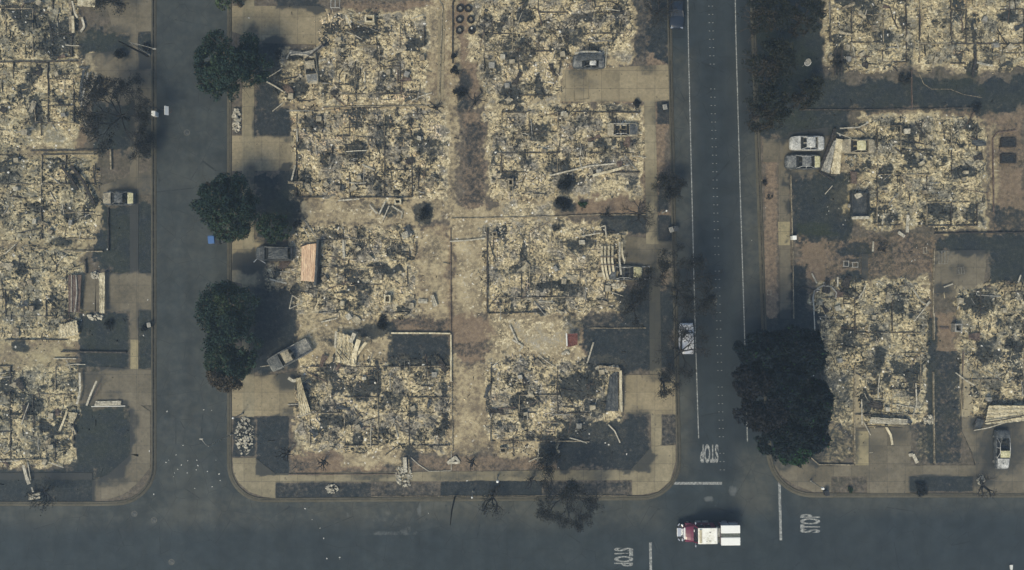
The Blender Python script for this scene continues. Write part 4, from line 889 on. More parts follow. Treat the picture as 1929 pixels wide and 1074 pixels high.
def fire_truck():
    root = thing('fire_truck', 'fire truck with maroon bonnet and white roof turning in the crossing', 'fire truck', W(1328.5, 998), D(180.6))
    L = 7.7; w = 1.22   # front is +x
    def P(name, mat, fn, bevel=0, smooth=False, par=None):
        mb = MB(); fn(mb); mb.v = [(float(np.interp(p[0], [-4.13, -3.87, -2.08, -1.56, -1.42, 1.04, 1.38, 3.0, 3.9], [-4.2, -4.0, -1.45, -.98, -.86, 1.58, 1.92, 3.2, 4.05])), p[1] * 1.04, p[2]) for p in mb.v]; return mb.build(name, mat, par or root, smooth, bevel)
    P('chassis', M['blackplastic'], lambda m: (m.box((-.1, 0, .62), (7.2, 1.0, .28)), m.box((-2.5, 0, .75), (2.6, 2.2, .3))))
    def bonnet(m):
        V = []; F = []
        st = [(1.38, 1.14, 1.62), (1.9, 1.10, 1.58), (2.5, 1.0, 1.50), (2.92, .86, 1.42), (3.0, .80, 1.25)]
        for x, ww, z in st: V += [(x, -ww, .75), (x, -ww, z - .32), (x, -ww * .80, z - .03), (x, -ww * .45, z + .03), (x, 0, z + .05), (x, ww * .45, z + .03), (x, ww * .80, z - .03), (x, ww, z - .32), (x, ww, .75)]
        for i in range(4):
            for j in range(8): a = i * 9 + j; F.append((a, a + 9, a + 10, a + 1))
        F.append(tuple(range(9))); F.append(tuple(36 + k for k in range(8, -1, -1))); m.add(V, F)
    P('bonnet', M['maroon'], bonnet)
    P('bonnet_bar', M['white'], lambda m: m.box((2.86, 0, 1.50), (.20, 1.5, .1)), .02)
    P('grille', M['chrome'], lambda m: m.box((3.03, 0, 1.05), (.1, 1.2, .6)))
    P('front_bumper', M['chrome'], lambda m: (m.box((3.52, 0, .86), (.62, 1.08, .22)), m.box((3.3, 0, .7), (.7, .8, .2))), .03)
    P('winch', M['blackplastic'], lambda m: (m.box((3.45, -.78, .75), (.55, .5, .3)), m.box((3.45, .78, .75), (.55, .5, .3))))
    for sy in (-1, 1):
        h = P('headlight', M['chrome'], lambda m: m.box((3.10, sy * .92, 1.02), (.22, .34, .3), rz=-sy * .3), .03)
        P('bumper_corner', M['chrome'], lambda m: m.box((3.58, sy * .96, .86), (.34, .12, .16), rz=-sy * .8))
        P('mudguard', M['maroon'], lambda m: m.box((2.1, sy * 1.08, 1.0), (1.2, .3, .34), taper=.15), .05)
    # crew cab
    def cab(m):
        V = []; F = []
        for (x, z, ww) in ((1.38, .7, 1.14), (1.38, 1.6, 1.14), (.98, 2.55, .98), (-1.42, 2.55, .98), (-1.42, .7, 1.14)):
            V += [(x, -ww, z), (x, ww, z)]
        F = [(0, 1, 3, 2), (2, 3, 5, 4), (4, 5, 7, 6), (6, 7, 9, 8), (0, 2, 4, 6, 8), (9, 7, 5, 3, 1), (8, 9, 1, 0)]
        m.add(V, F)
    P('cab', M['maroon'], cab)
    P('cab_roof', M['whiter'], lambda m: m.box((-.22, 0, 2.62), (2.52, 2.02, .16)), .06)
    P('windscreen', M['glass'], lambda m: m.add([(1.40, -.98, 1.66), (1.40, .98, 1.66), (1.02, .84, 2.50), (1.02, -.84, 2.50)], [(0, 1, 2, 3)]))
    P('wiper', M['blackplastic'], lambda m: (m.tube([(1.5, -.4, 1.66), (1.3, -.1, 1.85)], .02, 4), m.tube([(1.5, .4, 1.66), (1.3, .7, 1.85)], .02, 4)))
    P('bonnet_badge', M['white'], lambda m: m.box((1.32, -.42, 1.78), (.14, .3, .1)), .02)
    for sy in (-1, 1):
        for (x0, x1) in ((.98, .15), (.02, -.75)):
            P('door_window', M['glass'], lambda m: m.add([(x0 + (.2 if x0 > .5 else 0), sy * 1.13, 1.72), (x1, sy * 1.13, 1.72), (x1, sy * 1.015, 2.44), (x0 - .05, sy * 1.015, 2.44)], [(0, 1, 2, 3)]))
        for x in (.55, -.4):
            P('side_step', M['sheet_grey'], lambda m: m.box((x, sy * 1.24, .62), (.82, .26, .06)))
            P('door_handle', M['chrome'], lambda m: m.box((x - .25, sy * 1.16, 1.5), (.2, .05, .06)))
        mi = P('mirror', M['chrome'], lambda m: (m.tube([(1.15, sy * 1.1, 1.75), (1.25, sy * 1.42, 1.9)], .025, 5), m.box((1.22, sy * 1.46, 1.9), (.12, .22, .34))))
    P('light_bar', M['sheet_cream'], lambda m: m.box((.72, 0, 2.78), (.30, 1.66, .14)), .04)
    P('air_horn', M['sheet_grey'], lambda m: m.box((-.55, -.45, 2.73), (.2, .12, .06)), .01)
    P('roof_vent', M['sheet_grey'], lambda m: m.box((-.5, .62, 2.73), (.14, .14, .06)), .01)
    P('roof_aerial', M['blackplastic'], lambda m: m.box((-.1, .66, 2.72), (.1, .07, .06)))
    P('cab_rear_rail', M['white'], lambda m: m.box((-1.50, 0, 2.5), (.12, 2.04, .16)), .02)
    # pump bay between cab and body
    P('pump_bay', M['blackplastic'], lambda m: m.box((-1.82, 0, 1.1), (.54, 2.1, 1.0)))
    P('pump_panel', M['sheet_grey'], lambda m: m.box((-1.82, -.42, 2.05), (.40, 1.0, .9)), .03)
    P('hose_reel', M['sheet_grey'], lambda m: (m.cyl((-1.84, .12, 2.1), .22, .3, 16, 0, 'Y'), m.cyl((-1.84, .12, 2.1), .30, .05, 16, 0, 'Y')))
    P('hose_rack', M['olive'], lambda m: (m.box((-1.82, .72, 1.8), (.42, .62, .4)), m.box((-1.82, .5, 2.02), (.42, .1, .1))))
    # body with two white lids and a dark walkway between them
    P('equipment_body', M['maroon'], lambda m: m.box((-2.98, 0, 1.45), (1.72, 2.44, 1.5)), .03)
    for sy in (-1, 1):
        P('locker_lid', M['white'], lambda m: m.box((-2.98, sy * .765, 2.36), (1.76, 1.0, .34)), .04)
        P('locker_door', M['chrome'], lambda m: (m.box((-2.55, sy * 1.225, 1.5), (.72, .03, 1.2)), m.box((-3.4, sy * 1.225, 1.5), (.72, .03, 1.2))))
        P('grab_rail', M['chrome'], lambda m: m.tube([(-2.2, sy * 1.3, 2.0), (-2.2, sy * 1.34, 2.05), (-3.7, sy * 1.34, 2.05), (-3.7, sy * 1.3, 2.0)], .025, 5))
        P('tail_light', M['rust'], lambda m: m.box((-3.87, sy * 1.0, 1.2), (.05, .16, .3)))
    P('hose_bed', M['olive'], lambda m: (m.box((-2.98, 0, 2.36), (1.7, .50, .12)), m.box((-2.9, .09, 2.44), (1.4, .12, .05)), m.box((-2.9, -.1, 2.44), (1.4, .12, .05))))
    P('rear_step', M['sheet_grey'], lambda m: m.box((-3.98, 0, .72), (.3, 2.2, .08)))
    P('rear_ladder', M['chrome'], lambda m: (m.tube([(-3.92, .45, .8), (-3.92, .45, 2.4)], .025, 5), m.tube([(-3.92, .8, .8), (-3.92, .8, 2.4)], .025, 5), *[m.tube([(-3.92, .45, z), (-3.92, .8, z)], .02, 4) for z in (1.0, 1.3, 1.6, 1.9, 2.2)]))
    for sx in (2.15, -2.75):
        for sy in (-1, 1):
            wl = P('wheel', M['tyre'], lambda m: m.cyl((sx, sy * 1.0, .5), .5, .34, 22, 0, 'Y'), .04)
            P('rim', M['chrome'], lambda m: m.cyl((sx, sy * 1.19, .5), .26, .04, 16, 0, 'Y'), par=wl)
fire_truck()

# ------------------------------------------------------------------ trees
def leaf_cloud(clumps, n, size, tints, seed):
    rs = np.random.RandomState(seed); C = np.array([c[:3] for c in clumps]); Rr = np.array([c[3:6] for c in clumps])
    ti = np.array([c[6] if len(c) > 6 else 0 for c in clumps]); vol = Rr.prod(1) ** (2 / 3); k = rs.choice(len(C), n, p=vol / vol.sum())
    d = rs.randn(n, 3); d /= np.linalg.norm(d, axis=1)[:, None]; rad = .4 + .85 * rs.rand(n) ** .8
    P = C[k] + d * Rr[k] * rad[:, None]
    dn = fbm(P[:, 0] * 1.3 + 40, P[:, 1] * 1.3 + P[:, 2] * .8, seed, 3); keep = dn > .40; P = P[keep]; k = k[keep]; n = len(P)
    a = rs.randn(n, 3); a /= np.linalg.norm(a, axis=1)[:, None]; b = np.cross(a, rs.randn(n, 3)); b /= np.linalg.norm(b, axis=1)[:, None]
    s = size * (.5 + rs.rand(n))[:, None]
    V = np.stack([P - a * s, P + b * s * .5, P + a * s, P - b * s * .5], 1).reshape(-1, 3)
    F = np.arange(n * 4).reshape(-1, 4)
    me = mesh_np('leaves', V, F, [M['leaf']])
    T = np.array(tints); sel = np.clip(ti[k] + (rs.rand(n) < .2) * rs.randint(0, len(T), n), 0, len(T) - 1)
    col_ = T[sel] * (.6 + .8 * rs.rand(n))[:, None]; col_ = np.concatenate([col_, np.ones((n, 1))], 1)
    at = me.attributes.new('tint', 'FLOAT_COLOR', 'POINT'); at.data.foreach_set('color', np.repeat(col_, 4, 0).astype(np.float32).ravel())
    return me

def branches(mb, p, d, L, r, depth, rng, spread=.6, n=3, up=.15, out=None):
    pts = [p]; q = p.copy(); dd = d.copy(); seg_ = 3
    for i in range(seg_):
        dd = (dd + Vector((rng.gauss(0, .14), rng.gauss(0, .14), rng.gauss(0, .1)))).normalized(); q = q + dd * L / seg_; pts.append(q.copy())
    r = max(r, .024); mb.tube(pts, [r, r * .85, r * .68, r * .5], 4 if depth < 2 else 5, cap=False)
    if out is not None: out.append(pts[-1])
    if depth == 0: return
    for k in range(n):
        a = rng.uniform(0, 6.28); u = dd.orthogonal().normalized(); v = dd.cross(u)
        nd = (dd + (u * math.cos(a) + v * math.sin(a)) * rng.uniform(.5, 1.1) * spread * 1.3 + Vector((0, 0, up))).normalized()
        st = pts[rng.choice([2, 3, 3])]
        branches(mb, st, nd, L * rng.uniform(.58, .8), r * .5, depth - 1, rng, spread, n, up, out)

def live_tree(label, px, py, rpx, h, seed, tints, lobes, nleaf=26000, leaf=.15, group=None, name='street_tree', ncl=44, cs=(.15, .27)):
    rng = random.Random(seed); c = W(px, py, h * .6); root = thing(name, label, 'tree', (c.x, c.y, .13), 0, group)
    r = rpx / S * (H - h * .6) / H; mb = MB()
    mb.tube([(0, 0, 0), (.05, .03, h * .2), (0, .05, h * .38)], [.34, .26, .22], 8); mb.build('trunk', M['livebark'], root)
    mb = MB()
    for k in range(6):
        a = k * 1.05 + rng.uniform(-.3, .3); branches(mb, Vector((0, .03, h * .35)), Vector((math.cos(a), math.sin(a), .9)).normalized(), r * .6, .11, 2, rng)
    mb.build('limbs', M['livebark'], root)
    cl = []
    for (ox, oy, f, ti) in lobes: # main lobes
        for k in range(ncl):
            a = rng.uniform(0, 6.28); e = math.sqrt(rng.random()); rr = r * f
            zz = h * .62 + (1 - e * e) * h * .26 * rng.uniform(.5, 1.1) - e * h * .12
            cl.append((ox / S + math.cos(a) * rr * e * .92, -oy / S + math.sin(a) * rr * e * .92, zz, rr * rng.uniform(*cs), rr * rng.uniform(*cs), h * rng.uniform(.05, .11), ti))
    link('crown', leaf_cloud(cl, int(nleaf * 1.5), leaf, tints, seed), root)
GT = [(.016, .034, .027), (.026, .048, .029), (.045, .068, .031), (.060, .048, .032)]
live_tree('round dark green tree at the top of the left street', 431, 122, 66, 9, 1, GT, [(0, 0, 1, 0), (-10, 8, .6, 1), (18, -6, .5, 0)], 42000)
live_tree('dark green tree over the kerb, middle of the three along the left street', 424, 385, 58, 9, 2, GT, [(0, 0, 1, 0), (6, 22, .72, 1), (-8, -18, .6, 0)], 36000)
live_tree('small green tree on the black lawn behind the middle street tree', 513, 428, 30, 6, 3, GT, [(0, 0, 1, 1)], 9000)
live_tree('tall green tree with a brown scorched lower side at the left street', 428, 602, 58, 9, 4, GT, [(0, -18, .98, 0), (-2, -28, .6, 2), (6, 38, .90, 0), (4, 70, .80, 1), (-2, 96, .62, 3), (10, 86, .55, 0)], 52000)
live_tree('very large dark pine at the corner of the main road with bright green tips', 1468, 728, 66, 14, 5, [(.004, .009, .014), (.006, .012, .014), (.016, .048, .018), (.011, .011, .013)], [(0, 0, 1.05, 0), (-30, -60, .7, 0), (35, -60, .8, 0), (40, 40, .85, 1), (-25, 40, .75, 3), (-45, -10, .5, 3), (10, 85, .75, 1), (22, 108, .5, 2), (50, 85, .6, 0), (60, 20, .55, 1)], 120000, .17, name='pine_tree', ncl=80, cs=(.07, .22))
def scorched(label, px, py, rpx, h, seed, group=None, tint=None):
    live_tree(label, px, py, rpx, h, seed, tint or [(.014, .018, .014), (.024, .027, .018), (.032, .028, .020), (.018, .02, .022)], [(0, 0, 1, 0), (8, -12, .7, 1), (-10, 14, .6, 2)], int(rpx * rpx * 2.3), .15, group, 'scorched_tree')
scorched('scorched dark tree at the upper edge of the main road verge', 1446, 25, 46, 11, 6)
scorched('scorched tree left of the top right ruins, at the frame edge', 1520, 30, 36, 10, 7)
scorched('scorched tree over the verge, just left of the white dish', 1455, 118, 48, 11, 8)
scorched('scorched tree over the verge, lowest of those on the main road', 1448, 205, 44, 10, 9)
scorched('scorched tree beyond the white dish, right of the verge', 1522, 172, 30, 8, 10)
scorched('tree crown entering at the very top between street and tan driveway', 430, -14, 26, 8, 17, tint=GT)

def bare_tree(label, px, py, h, spread_px, seed, depth=4, n=3, leafn=0, tilt=None, name='bare_tree', r0=.26, group=None, bpx=None, lobes=1, up=.1):
    rng = random.Random(seed); c = W(*(bpx or (px, py))); root = thing(name, label, 'tree', (c.x, c.y, .13), 0, group)
    top = W(px, py, h * .6) - W(*(bpx or (px, py))) if bpx else Vector((0, 0, h * .6))
    R_ = spread_px / S; mb = MB(); th = h * .28
    tr = Vector((top.x * .3, top.y * .3, th)); mb.tube([(0, 0, -.1), (rng.uniform(-.1, .1), rng.uniform(-.1, .1), th * .5), tr], [r0, r0 * .85, r0 * .7], 7); mb.build('trunk', M['bark'], root)
    mb = MB(); tips = []
    nb = 6
    for k in range(nb):
        a = 6.28 * k / nb + rng.uniform(-.4, .4)
        d = Vector((math.cos(a) * .9, math.sin(a) * .9, .75)) + Vector((top.x, top.y, 0)) * .22
        branches(mb, tr, d.normalized(), R_ * .42, r0 * .5, depth - 1, rng, .75, n, up, tips)
    mb.build('branches', M['bark'], root)
    if leafn:
        cl = [(p.x, p.y, p.z, .5, .5, .35, 0) for p in rng.sample(tips, min(len(tips), 160))]
        link('dead_leaves', leaf_cloud(cl, int(leafn * 2.4), .085, [(.022, .024, .024), (.042, .037, .031), (.034, .035, .032)], seed), root)
    return root
bare_tree('bare burned tree with a wide dense twig crown over the charred verge, left street', 243, 226, 7, 78, 21, 5, 4, 9000)
bare_tree('bare burned tree beside the small ash bed on the main road pavement', 1256, 357, 5, 34, 22, 4, 3, 2600)
bare_tree('black spiky burned tree on the charred lawn by the brown yard', 1200, 405, 4.5, 38, 23, 4, 3)
bare_tree('small forked burned trunk on the brown yard, left of the spiky one', 1140, 405, 3.5, 26, 24, 2, 2)
bare_tree('black burned tree on the charred lawn below the frame fronted car', 1190, 578, 6, 40, 25, 4, 3, 1200)
bare_tree('big bare burned tree with brown twigs spreading over the main road edge', 1268, 545, 9, 84, 26, 5, 3, 7000)
bare_tree('bare burned tree whose twigs cover the silver parked car', 1275, 660, 8, 56, 27, 5, 3, 1500)
bare_tree('bare burned tree over the corner of the tan driveway at the main road', 1245, 715, 6, 34, 28, 4, 3, 900)
bare_tree('bare burned tree leaning into the bottom street, largest of the kerb trees', 1066, 962, 8, 62, 29, 5, 3, 5500, bpx=(1068, 918))
bare_tree('thin bare burned tree over the bottom kerb, left of the largest kerb tree', 925, 955, 6, 40, 30, 3, 3, 500, bpx=(930, 925))
bare_tree('thin bare burned tree at the bottom kerb, below the fallen strip with a plate', 88, 938, 5, 36, 31, 4, 3, 300, bpx=(92, 922))
bare_tree('bare burned tree at the kerb close to the curved driveway, bottom right', 1848, 925, 5, 32, 32, 4, 3, 0, bpx=(1846, 908))
bare_tree('small burned tree on the black lawn beside the tan pavement corner, bottom', 1030, 862, 5, 26, 33, 4, 3, 1400)
bare_tree('burned tree between two ruins at the path, left trunk of the pair', 822, 205, 3, 24, 34, 3, 2)
bare_tree('burned tree with curling limbs between two ruins, right of the path end', 895, 195, 4, 32, 35, 3, 2)
bare_tree('dark burned tree top of frame above the main road parking side', 1235, 30, 7, 40, 36, 4, 3, 800)
bare_tree('dark burned tree at the left street behind the sooty lawn, top', 225, 10, 6, 40, 37, 4, 3, 1200)
bare_tree('burned tree between ruin and patio of the right block', 1655, 470, 3, 20, 38, 3, 2)
bare_tree('burned tree on the charred verge below the blue bin', 545, 850, 4, 26, 39, 3, 3)
bare_tree('scrawny burned sapling on the brown front yard of the bottom ruin', 612, 868, 3, 22, 40, 3, 2)
bare_tree('scrawny burned sapling on the grey front yard near the arrow shaped sheet', 890, 868, 3, 22, 41, 3, 2)
bare_tree('scrawny burned sapling at the dark lawn left of the ruined corner house', 1000, 902, 3, 24, 42, 3, 2)

def shrub(label, px, py, rpx, h, seed, tint=(.016, .019, .022), n=900):
    rng = random.Random(seed); c = W(px, py, h * .5); root = thing('burned_shrub', label, 'shrub', (c.x, c.y, .13)); r = rpx / S; mb = MB()
    for k in range(7):
        a = rng.uniform(0, 6.28); branches(mb, Vector((rng.uniform(-.1, .1), rng.uniform(-.1, .1), 0)), Vector((math.cos(a), math.sin(a), .9)).normalized(), r * .55, .035, 2, rng, .7, 3)
    mb.build('stems', M['bark'], root)
    cl = [(rng.gauss(0, r * .35), rng.gauss(0, r * .35), h * rng.uniform(.3, .8), r * .4, r * .4, h * .25, 0) for _ in range(7)]
    link('foliage', leaf_cloud(cl, n, .09, [tint, tuple(x * 1.8 for x in tint)], seed), root)
for k, a in enumerate([
 ('black burned shrub between the ruins, left of the brown soil strip', 800, 402, 15, 1.4), ('black shrub in the rubble above the brown yard of the middle block', 1068, 346, 17, 1.8), ('round black shrub at the left end of the brown yard', 1062, 383, 15, 1.3),
 ('dim green shrub at the left end of the brown yard, beside a black one', 1097, 388, 9, 1.0), ('black shrub against the path, below the dark rings', 858, 132, 9, 1.0), ('black shrub on the path corner below six rings', 866, 175, 12, 1.2),
 ('black shrub against the path, higher of the two', 855, 108, 6, .8), ('black shrub in the narrow bed behind the tall left pine of the right block', 1580, 118, 10, 1.0), ('black shrub by the top right lawn, left of the curved edge', 1706, 150, 12, 1.2),
 ('black shrub at the lawn corner left of the silver frame boxes', 1842, 206, 11, 1.1), ('black shrub beside the right pavement, top', 1440, 345, 7, .9), ('black shrub beside the right pavement near the pale slab', 1448, 372, 6, .8),
 ('burned shrub on the planter bed beside the bottom right kerb', 1733, 920, 15, .9), ('green shrub in the small brown planter by the kerb', 1602, 922, 6, .5), ('black shrub at the foot of the top driveway on the main road', 1200, 196, 8, .9),
 ('black shrub at the top of the left driveway, under the pole', 222, 100, 12, 1.3), ('black shrub at the edge of the pavement strip near the pole', 275, 90, 8, .9), ('black shrub on the left lawn in front of the ridged yellow sheet', 205, 612, 11, .8),
 ('grey shrub in the pavement strip beside the left street', 273, 618, 6, .5), ('black shrub near the van, on the lawn edge', 560, 424, 10, 1.0), ('black shrub below the dark yard fence', 720, 610, 14, .8), ('black shrub by the edge of the left tan driveway', 528, 102, 10, 1.0)]):
    shrub(*a, 60 + k, (.02, .045, .02) if 'green' in a[0] else (.016, .019, .022), 500 + int(a[3] ** 2 * 5))

# ------------------------------------------------------------------ sheets, strips, frames
def panel(name, label, cat, pts, hs, mat, ridges=0, ridge_h=.05, rough=.02, th=.04, nu=14, nv=24, part=None, across=True):
    P = [W(p[0], p[1], h) for p, h in zip(pts, hs)]; c = (P[0] + P[1] + P[2] + P[3]) / 4; c.z = .15
    rs = random.Random(int(pts[0][0] * 7 + pts[0][1])); ph = rs.uniform(0, 6)
    def fn(u, v):
        p = (P[0] * (1 - u) + P[1] * u) * (1 - v) + (P[3] * (1 - u) + P[2] * u) * v
        t = u if across else v
        z = ridge_h * (abs(((t * ridges) % 1) - .5) * 2 - .5) if ridges else 0
        return p - c + Vector((rs.gauss(0, rough * .5), rs.gauss(0, rough * .5), z + rs.gauss(0, rough * .6) + .05 * math.sin(v * 5 + ph)))
    mb = MB(); mb.sheet(fn, nu, nv, th); o = mb.build(name, mat); o.location = c; tag(o, label, cat); return o

def strip(label, pts, w, mat, h=.45, name='metal_strip', cat='metal strip', th=.05, rail=False):
    P = [W(p[0], p[1], p[2] if len(p) > 2 else h) for p in pts]; c = P[0].copy(); c.z = .15; mb = MB()
    for a, b in zip(P, P[1:]): mb.bar(a - c, b - c, w, th, roll=R.uniform(-.2, .2))
    o = mb.build(name, M[mat]); o.location = c; tag(o, label, cat); return o

panel('garage_door', 'pinkish corrugated garage door lying flat at the front of a ruin', 'garage door', [(568, 461), (597, 459), (592, 531), (567, 529)], [.6, 1.0, 1.0, .6], M['sheet_pink'], 7, .09, .02, .05, 28, 20)
strip('dark standing garage wall along the right edge of the pink door', [(601, 452), (598, 500), (595, 538)], .32, 'sheet_dark', 1.1, 'garage_wall', 'wall', .9)
strip('charred lintel across the top of the pink garage door', [(566, 464), (580, 459), (597, 456)], .2, 'wood', 1.1, 'fallen_lintel', 'timber')
panel('garage_door', 'cream tilted garage door lying by the ash covered sedan, right block', 'garage door', [(1575, 261), (1587, 263), (1582, 328), (1565, 327)], [.9, 1.1, .5, .4], M['sheet_cream'], 2, .05, .03)
panel('garage_door', 'grey bent garage door leaning left of the cream one, right block', 'garage door', [(1570, 266), (1575, 264), (1563, 327), (1546, 321)], [1.3, 1.3, .5, .4], M['sheet_grey'], 3, .05, .03)
strip('long black beam slanting left of the tilted garage doors', [(1573, 243), (1557, 288), (1543, 321)], .38, 'wood', .8, 'charred_beam', 'timber', .2)
strip('black beam running out from the foot of the tilted garage doors', [(1543, 322), (1556, 331), (1572, 340)], .22, 'wood', .5, 'charred_beam', 'timber', .15)
strip('thin pale rod above the ash covered sedan, right block', [(1576, 250), (1604, 261)], .08, 'paletimber', 1.2)
panel('garage_door', 'dark garage door frame with silver rails, left column', 'garage door', [(129, 518), (154, 518), (150, 588), (129, 588)], [.6, .8, .7, .5], M['brownmetal'], 3, .05, .02)
strip('silver rail along the dark garage door, left column, left side', [(135, 518, .8), (134, 588, .7)], .07, 'paletimber')
strip('silver rail on the dark garage door, left column, right side', [(143, 518, .9), (145, 550, .9), (141, 588, .9)], .14, 'sheet_grey')
panel('garage_beam', 'long cream garage beam lying alone before the dark garage door', 'garage beam', [(186, 515), (197, 513), (197, 590), (188, 590)], [.9, .9, .9, .9], M['sheet_cream'], 2, .06, .03)
panel('ridged_sheet', 'yellowish ridged metal sheet heap on the lawn, left column', 'metal sheet', [(112, 612), (145, 603), (148, 630), (110, 638)], [.8, .9, .7, .6], M['sheet_cream'], 6, .14, .05, .05, 26, 14)
panel('metal_sheet', 'long pale metal sheet at the top of the corner lawn, left column', 'metal sheet', [(180, 756), (228, 755), (228, 763), (178, 765)], [.5, .5, .4, .4], M['paletimber'], 0, 0, .02)
strip('thin white rail below the pale sheet at the corner lawn', [(172, 766), (236, 765)], .1, 'speckwhite', .35)
strip('cream curved strip right of the bottom left ruin', [(150, 702), (151, 735), (145, 762)], .3, 'paletimber', .7)
strip('white broken strip leaning across, near the bottom left ruin', [(182, 718, 1.2), (172, 740, .9), (163, 764, .5)], .24, 'paletimber')
strip('brown twisted rod beside the white broken strip', [(189, 722, 1), (176, 750, .6)], .1, 'brownmetal')
panel('metal_sheet', 'cream creased sheet in the bottom left ruin', 'metal sheet', [(128, 776), (146, 778), (138, 798), (130, 795)], [.8, .6, .6, .7], M['sheet_cream'], 0, 0, .06)
strip('tan strip slanting left of the cream creased sheet', [(126, 776), (118, 798), (112, 812)], .26, 'sheet_cream', .6)
strip('pale long strip reaching from the bottom left ruin to the kerb', [(44, 876), (50, 900), (55, 912)], .42, 'paletimber', .7)
strip('thin rod beside the long strip at the bottom left ruin', [(52, 870), (58, 905)], .1, 'paletimber', .6)
panel('metal_plate', 'pale plate at the kerb ending the long fallen strip', 'metal plate', [(53, 930), (75, 928), (76, 939), (54, 942)], [.8, .8, .7, .7], M['paletimber'], 0, 0, .04)
strip('small pale neck above the plate at the bottom left kerb', [(60, 918), (63, 930)], .28, 'sheet_grey', .6)
strip('cream rod lying on the dark yard right of the long strip', [(84, 868), (120, 881)], .14, 'paletimber', .4)
strip('thin pale rail along the bottom edge of the bottom left ruin', [(-10, 870), (36, 868)], .12, 'paletimber', .5)
for k, (a, b, c) in enumerate([((152, 202), (160, 165), (166, 137)), ((156, 205), (168, 172), (180, 142)), ((158, 190), (176, 158), (184, 143)), ((150, 192), (155, 150), (158, 132)), ((160, 200), (178, 175), (189, 150))]):
    strip(['leftmost grey', 'bright white', 'long silver', 'short dark', 'outer rubble strewn'][k] + ' strip in the fan of twisted metal, upper left', [(*a, .5), (*b, .8), (*c, .6)], [.25, .22, .3, .4, .16][k], ['sheet_grey', 'paletimber', 'paletimber', 'sheet_dark', 'sheet_grey'][k])
panel('garage_door', 'pale ribbed garage door cut by the frame, top left', 'garage door', [(146, -14), (181, -14), (179, 14), (146, 11)], [.9, .9, .9, .9], M['sheet_cream'], 4, .05, .02)
strip('cream strip hanging down from the top left ruin', [(136, 2, .9), (141, 25, .8), (146, 34, .6)], .24, 'paletimber')
strip('tan broad board below the cream strip, top left ruin', [(137, 30), (138, 62)], .34, 'sheet_cream', .7)
strip('white bent scrap beside the broad board, top left', [(154, 33), (159, 50), (152, 60)], .3, 'paletimber', .4)
strip('long dark beam pair slanting in the third left ruin', [(116, 314), (135, 338), (147, 358)], .28, 'wood', .7, 'charred_beam', 'timber', .2)
strip('dark beam beside the slanting pair, third left ruin', [(133, 312), (156, 340), (178, 385)], .34, 'wood', .8, 'charred_beam', 'timber', .22)
strip('thin pale rod beside the second left ruin front', [(148, 208), (166, 242)], .1, 'paletimber', .4)
strip('thin dark rod across the brown patch, left column', [(30, 250), (62, 243)], .12, 'sheet_grey', .4)

# middle block, west side
panel('metal_sheet', 'cream wedge of corrugated sheet on the front of the bottom ruin', 'metal sheet', [(558, 712), (566, 712), (585, 776), (564, 784)], [1.0, 1.2, .8, .6], M['sheet_cream'], 5, .14, .04, .05, 24, 18)
strip('white twisted scrap atop the cream corrugated wedge', [(543, 712), (552, 718), (560, 716)], .4, 'paletimber', .7)
strip('thin pale edge closing the cream corrugated wedge', [(565, 785), (586, 778)], .14, 'paletimber', .7)
panel('metal_sheet', 'large crumpled cream metal sheet above the bottom ruin', 'metal sheet', [(636, 626), (664, 634), (668, 690), (632, 682)], [.9, 1.5, .7, .6], M['sheet_cream'], 4, .30, .08, .05, 28, 22)
strip('torn cream finger of the crumpled sheet, nearer one', [(676, 640, 1.5), (668, 665, 1.2), (666, 690, .5)], .62, 'sheet_cream')
strip('torn cream finger of the crumpled sheet, outermost', [(690, 645, 1.2), (678, 660, 1.0), (669, 672, .8)], .38, 'sheet_cream')
strip('short raised flap at the top of the crumpled sheet', [(668, 628, 1.7), (660, 645, 1.4)], .55, 'paletimber')
strip('dark rod lying across the crumpled sheet, right', [(638, 657, 1.3), (657, 678, 1.1)], .12, 'wood')
strip('dark rod lying across the crumpled sheet, left', [(634, 662, 1.2), (647, 679, 1.1)], .12, 'wood')
strip('cream upright strip at the left of the crumpled sheet', [(633, 624), (631, 655)], .3, 'paletimber', .7)
strip('rusty brown board below the crumpled sheet', [(640, 686), (633, 698)], .42, 'brownmetal', .5)
strip('pale thin strip left of the burned pickup nose', [(490, 691), (512, 688)], .08, 'paletimber', .25)
strip('white pipe from the ruin edge, top of the middle block', [(500, 153), (517, 162), (533, 172)], .18, 'paletimber', .5)
strip('white pipe standing out at the top ruin, left of the square chimney', [(651, 28, 1.5), (656, 40, 1.1), (661, 51, .6)], .18, 'paletimber')
strip('twisted grey roof sheet above the ash covered car, upper ridge', [(545, 98), (570, 102), (590, 98), (608, 86)], .5, 'sheet_grey', .9)
strip('twisted pale roof edge above the ash covered car, lower ridge', [(547, 104), (560, 102), (575, 103), (588, 108)], .14, 'paletimber', 1.2)
strip('white curled strip left of the twisted roof sheet', [(540, 111), (544, 102), (549, 98)], .14, 'paletimber', 1.2)
strip('long black pole across the twisted roof sheet', [(575, 112), (600, 92), (610, 82)], .2, 'wood', 1.2, 'charred_beam', 'timber')
strip('white scrap rail right of the ash covered car', [(600, 116), (613, 112)], .22, 'paletimber', .6)
strip('thin white rod at the lower left of the top ruin', [(513, 210), (533, 194)], .12, 'paletimber', .5)
strip('thin rail along the yard edge over the second tan driveway', [(540, 209), (592, 209)], .1, 'sheet_grey', .35)
strip('thin white rod in the yard right of the square chimney', [(775, 36), (796, 28)], .12, 'paletimber', .4)
strip('white rod at the left edge of the second ruin, upper', [(559, 243), (560, 268)], .14, 'paletimber', .5)
strip('white rod at the left edge of the second ruin, lower', [(556, 312), (549, 340)], .2, 'paletimber', .5)
strip('dark rod at the left edge of the second ruin', [(568, 262), (557, 284)], .14, 'wood', .5)
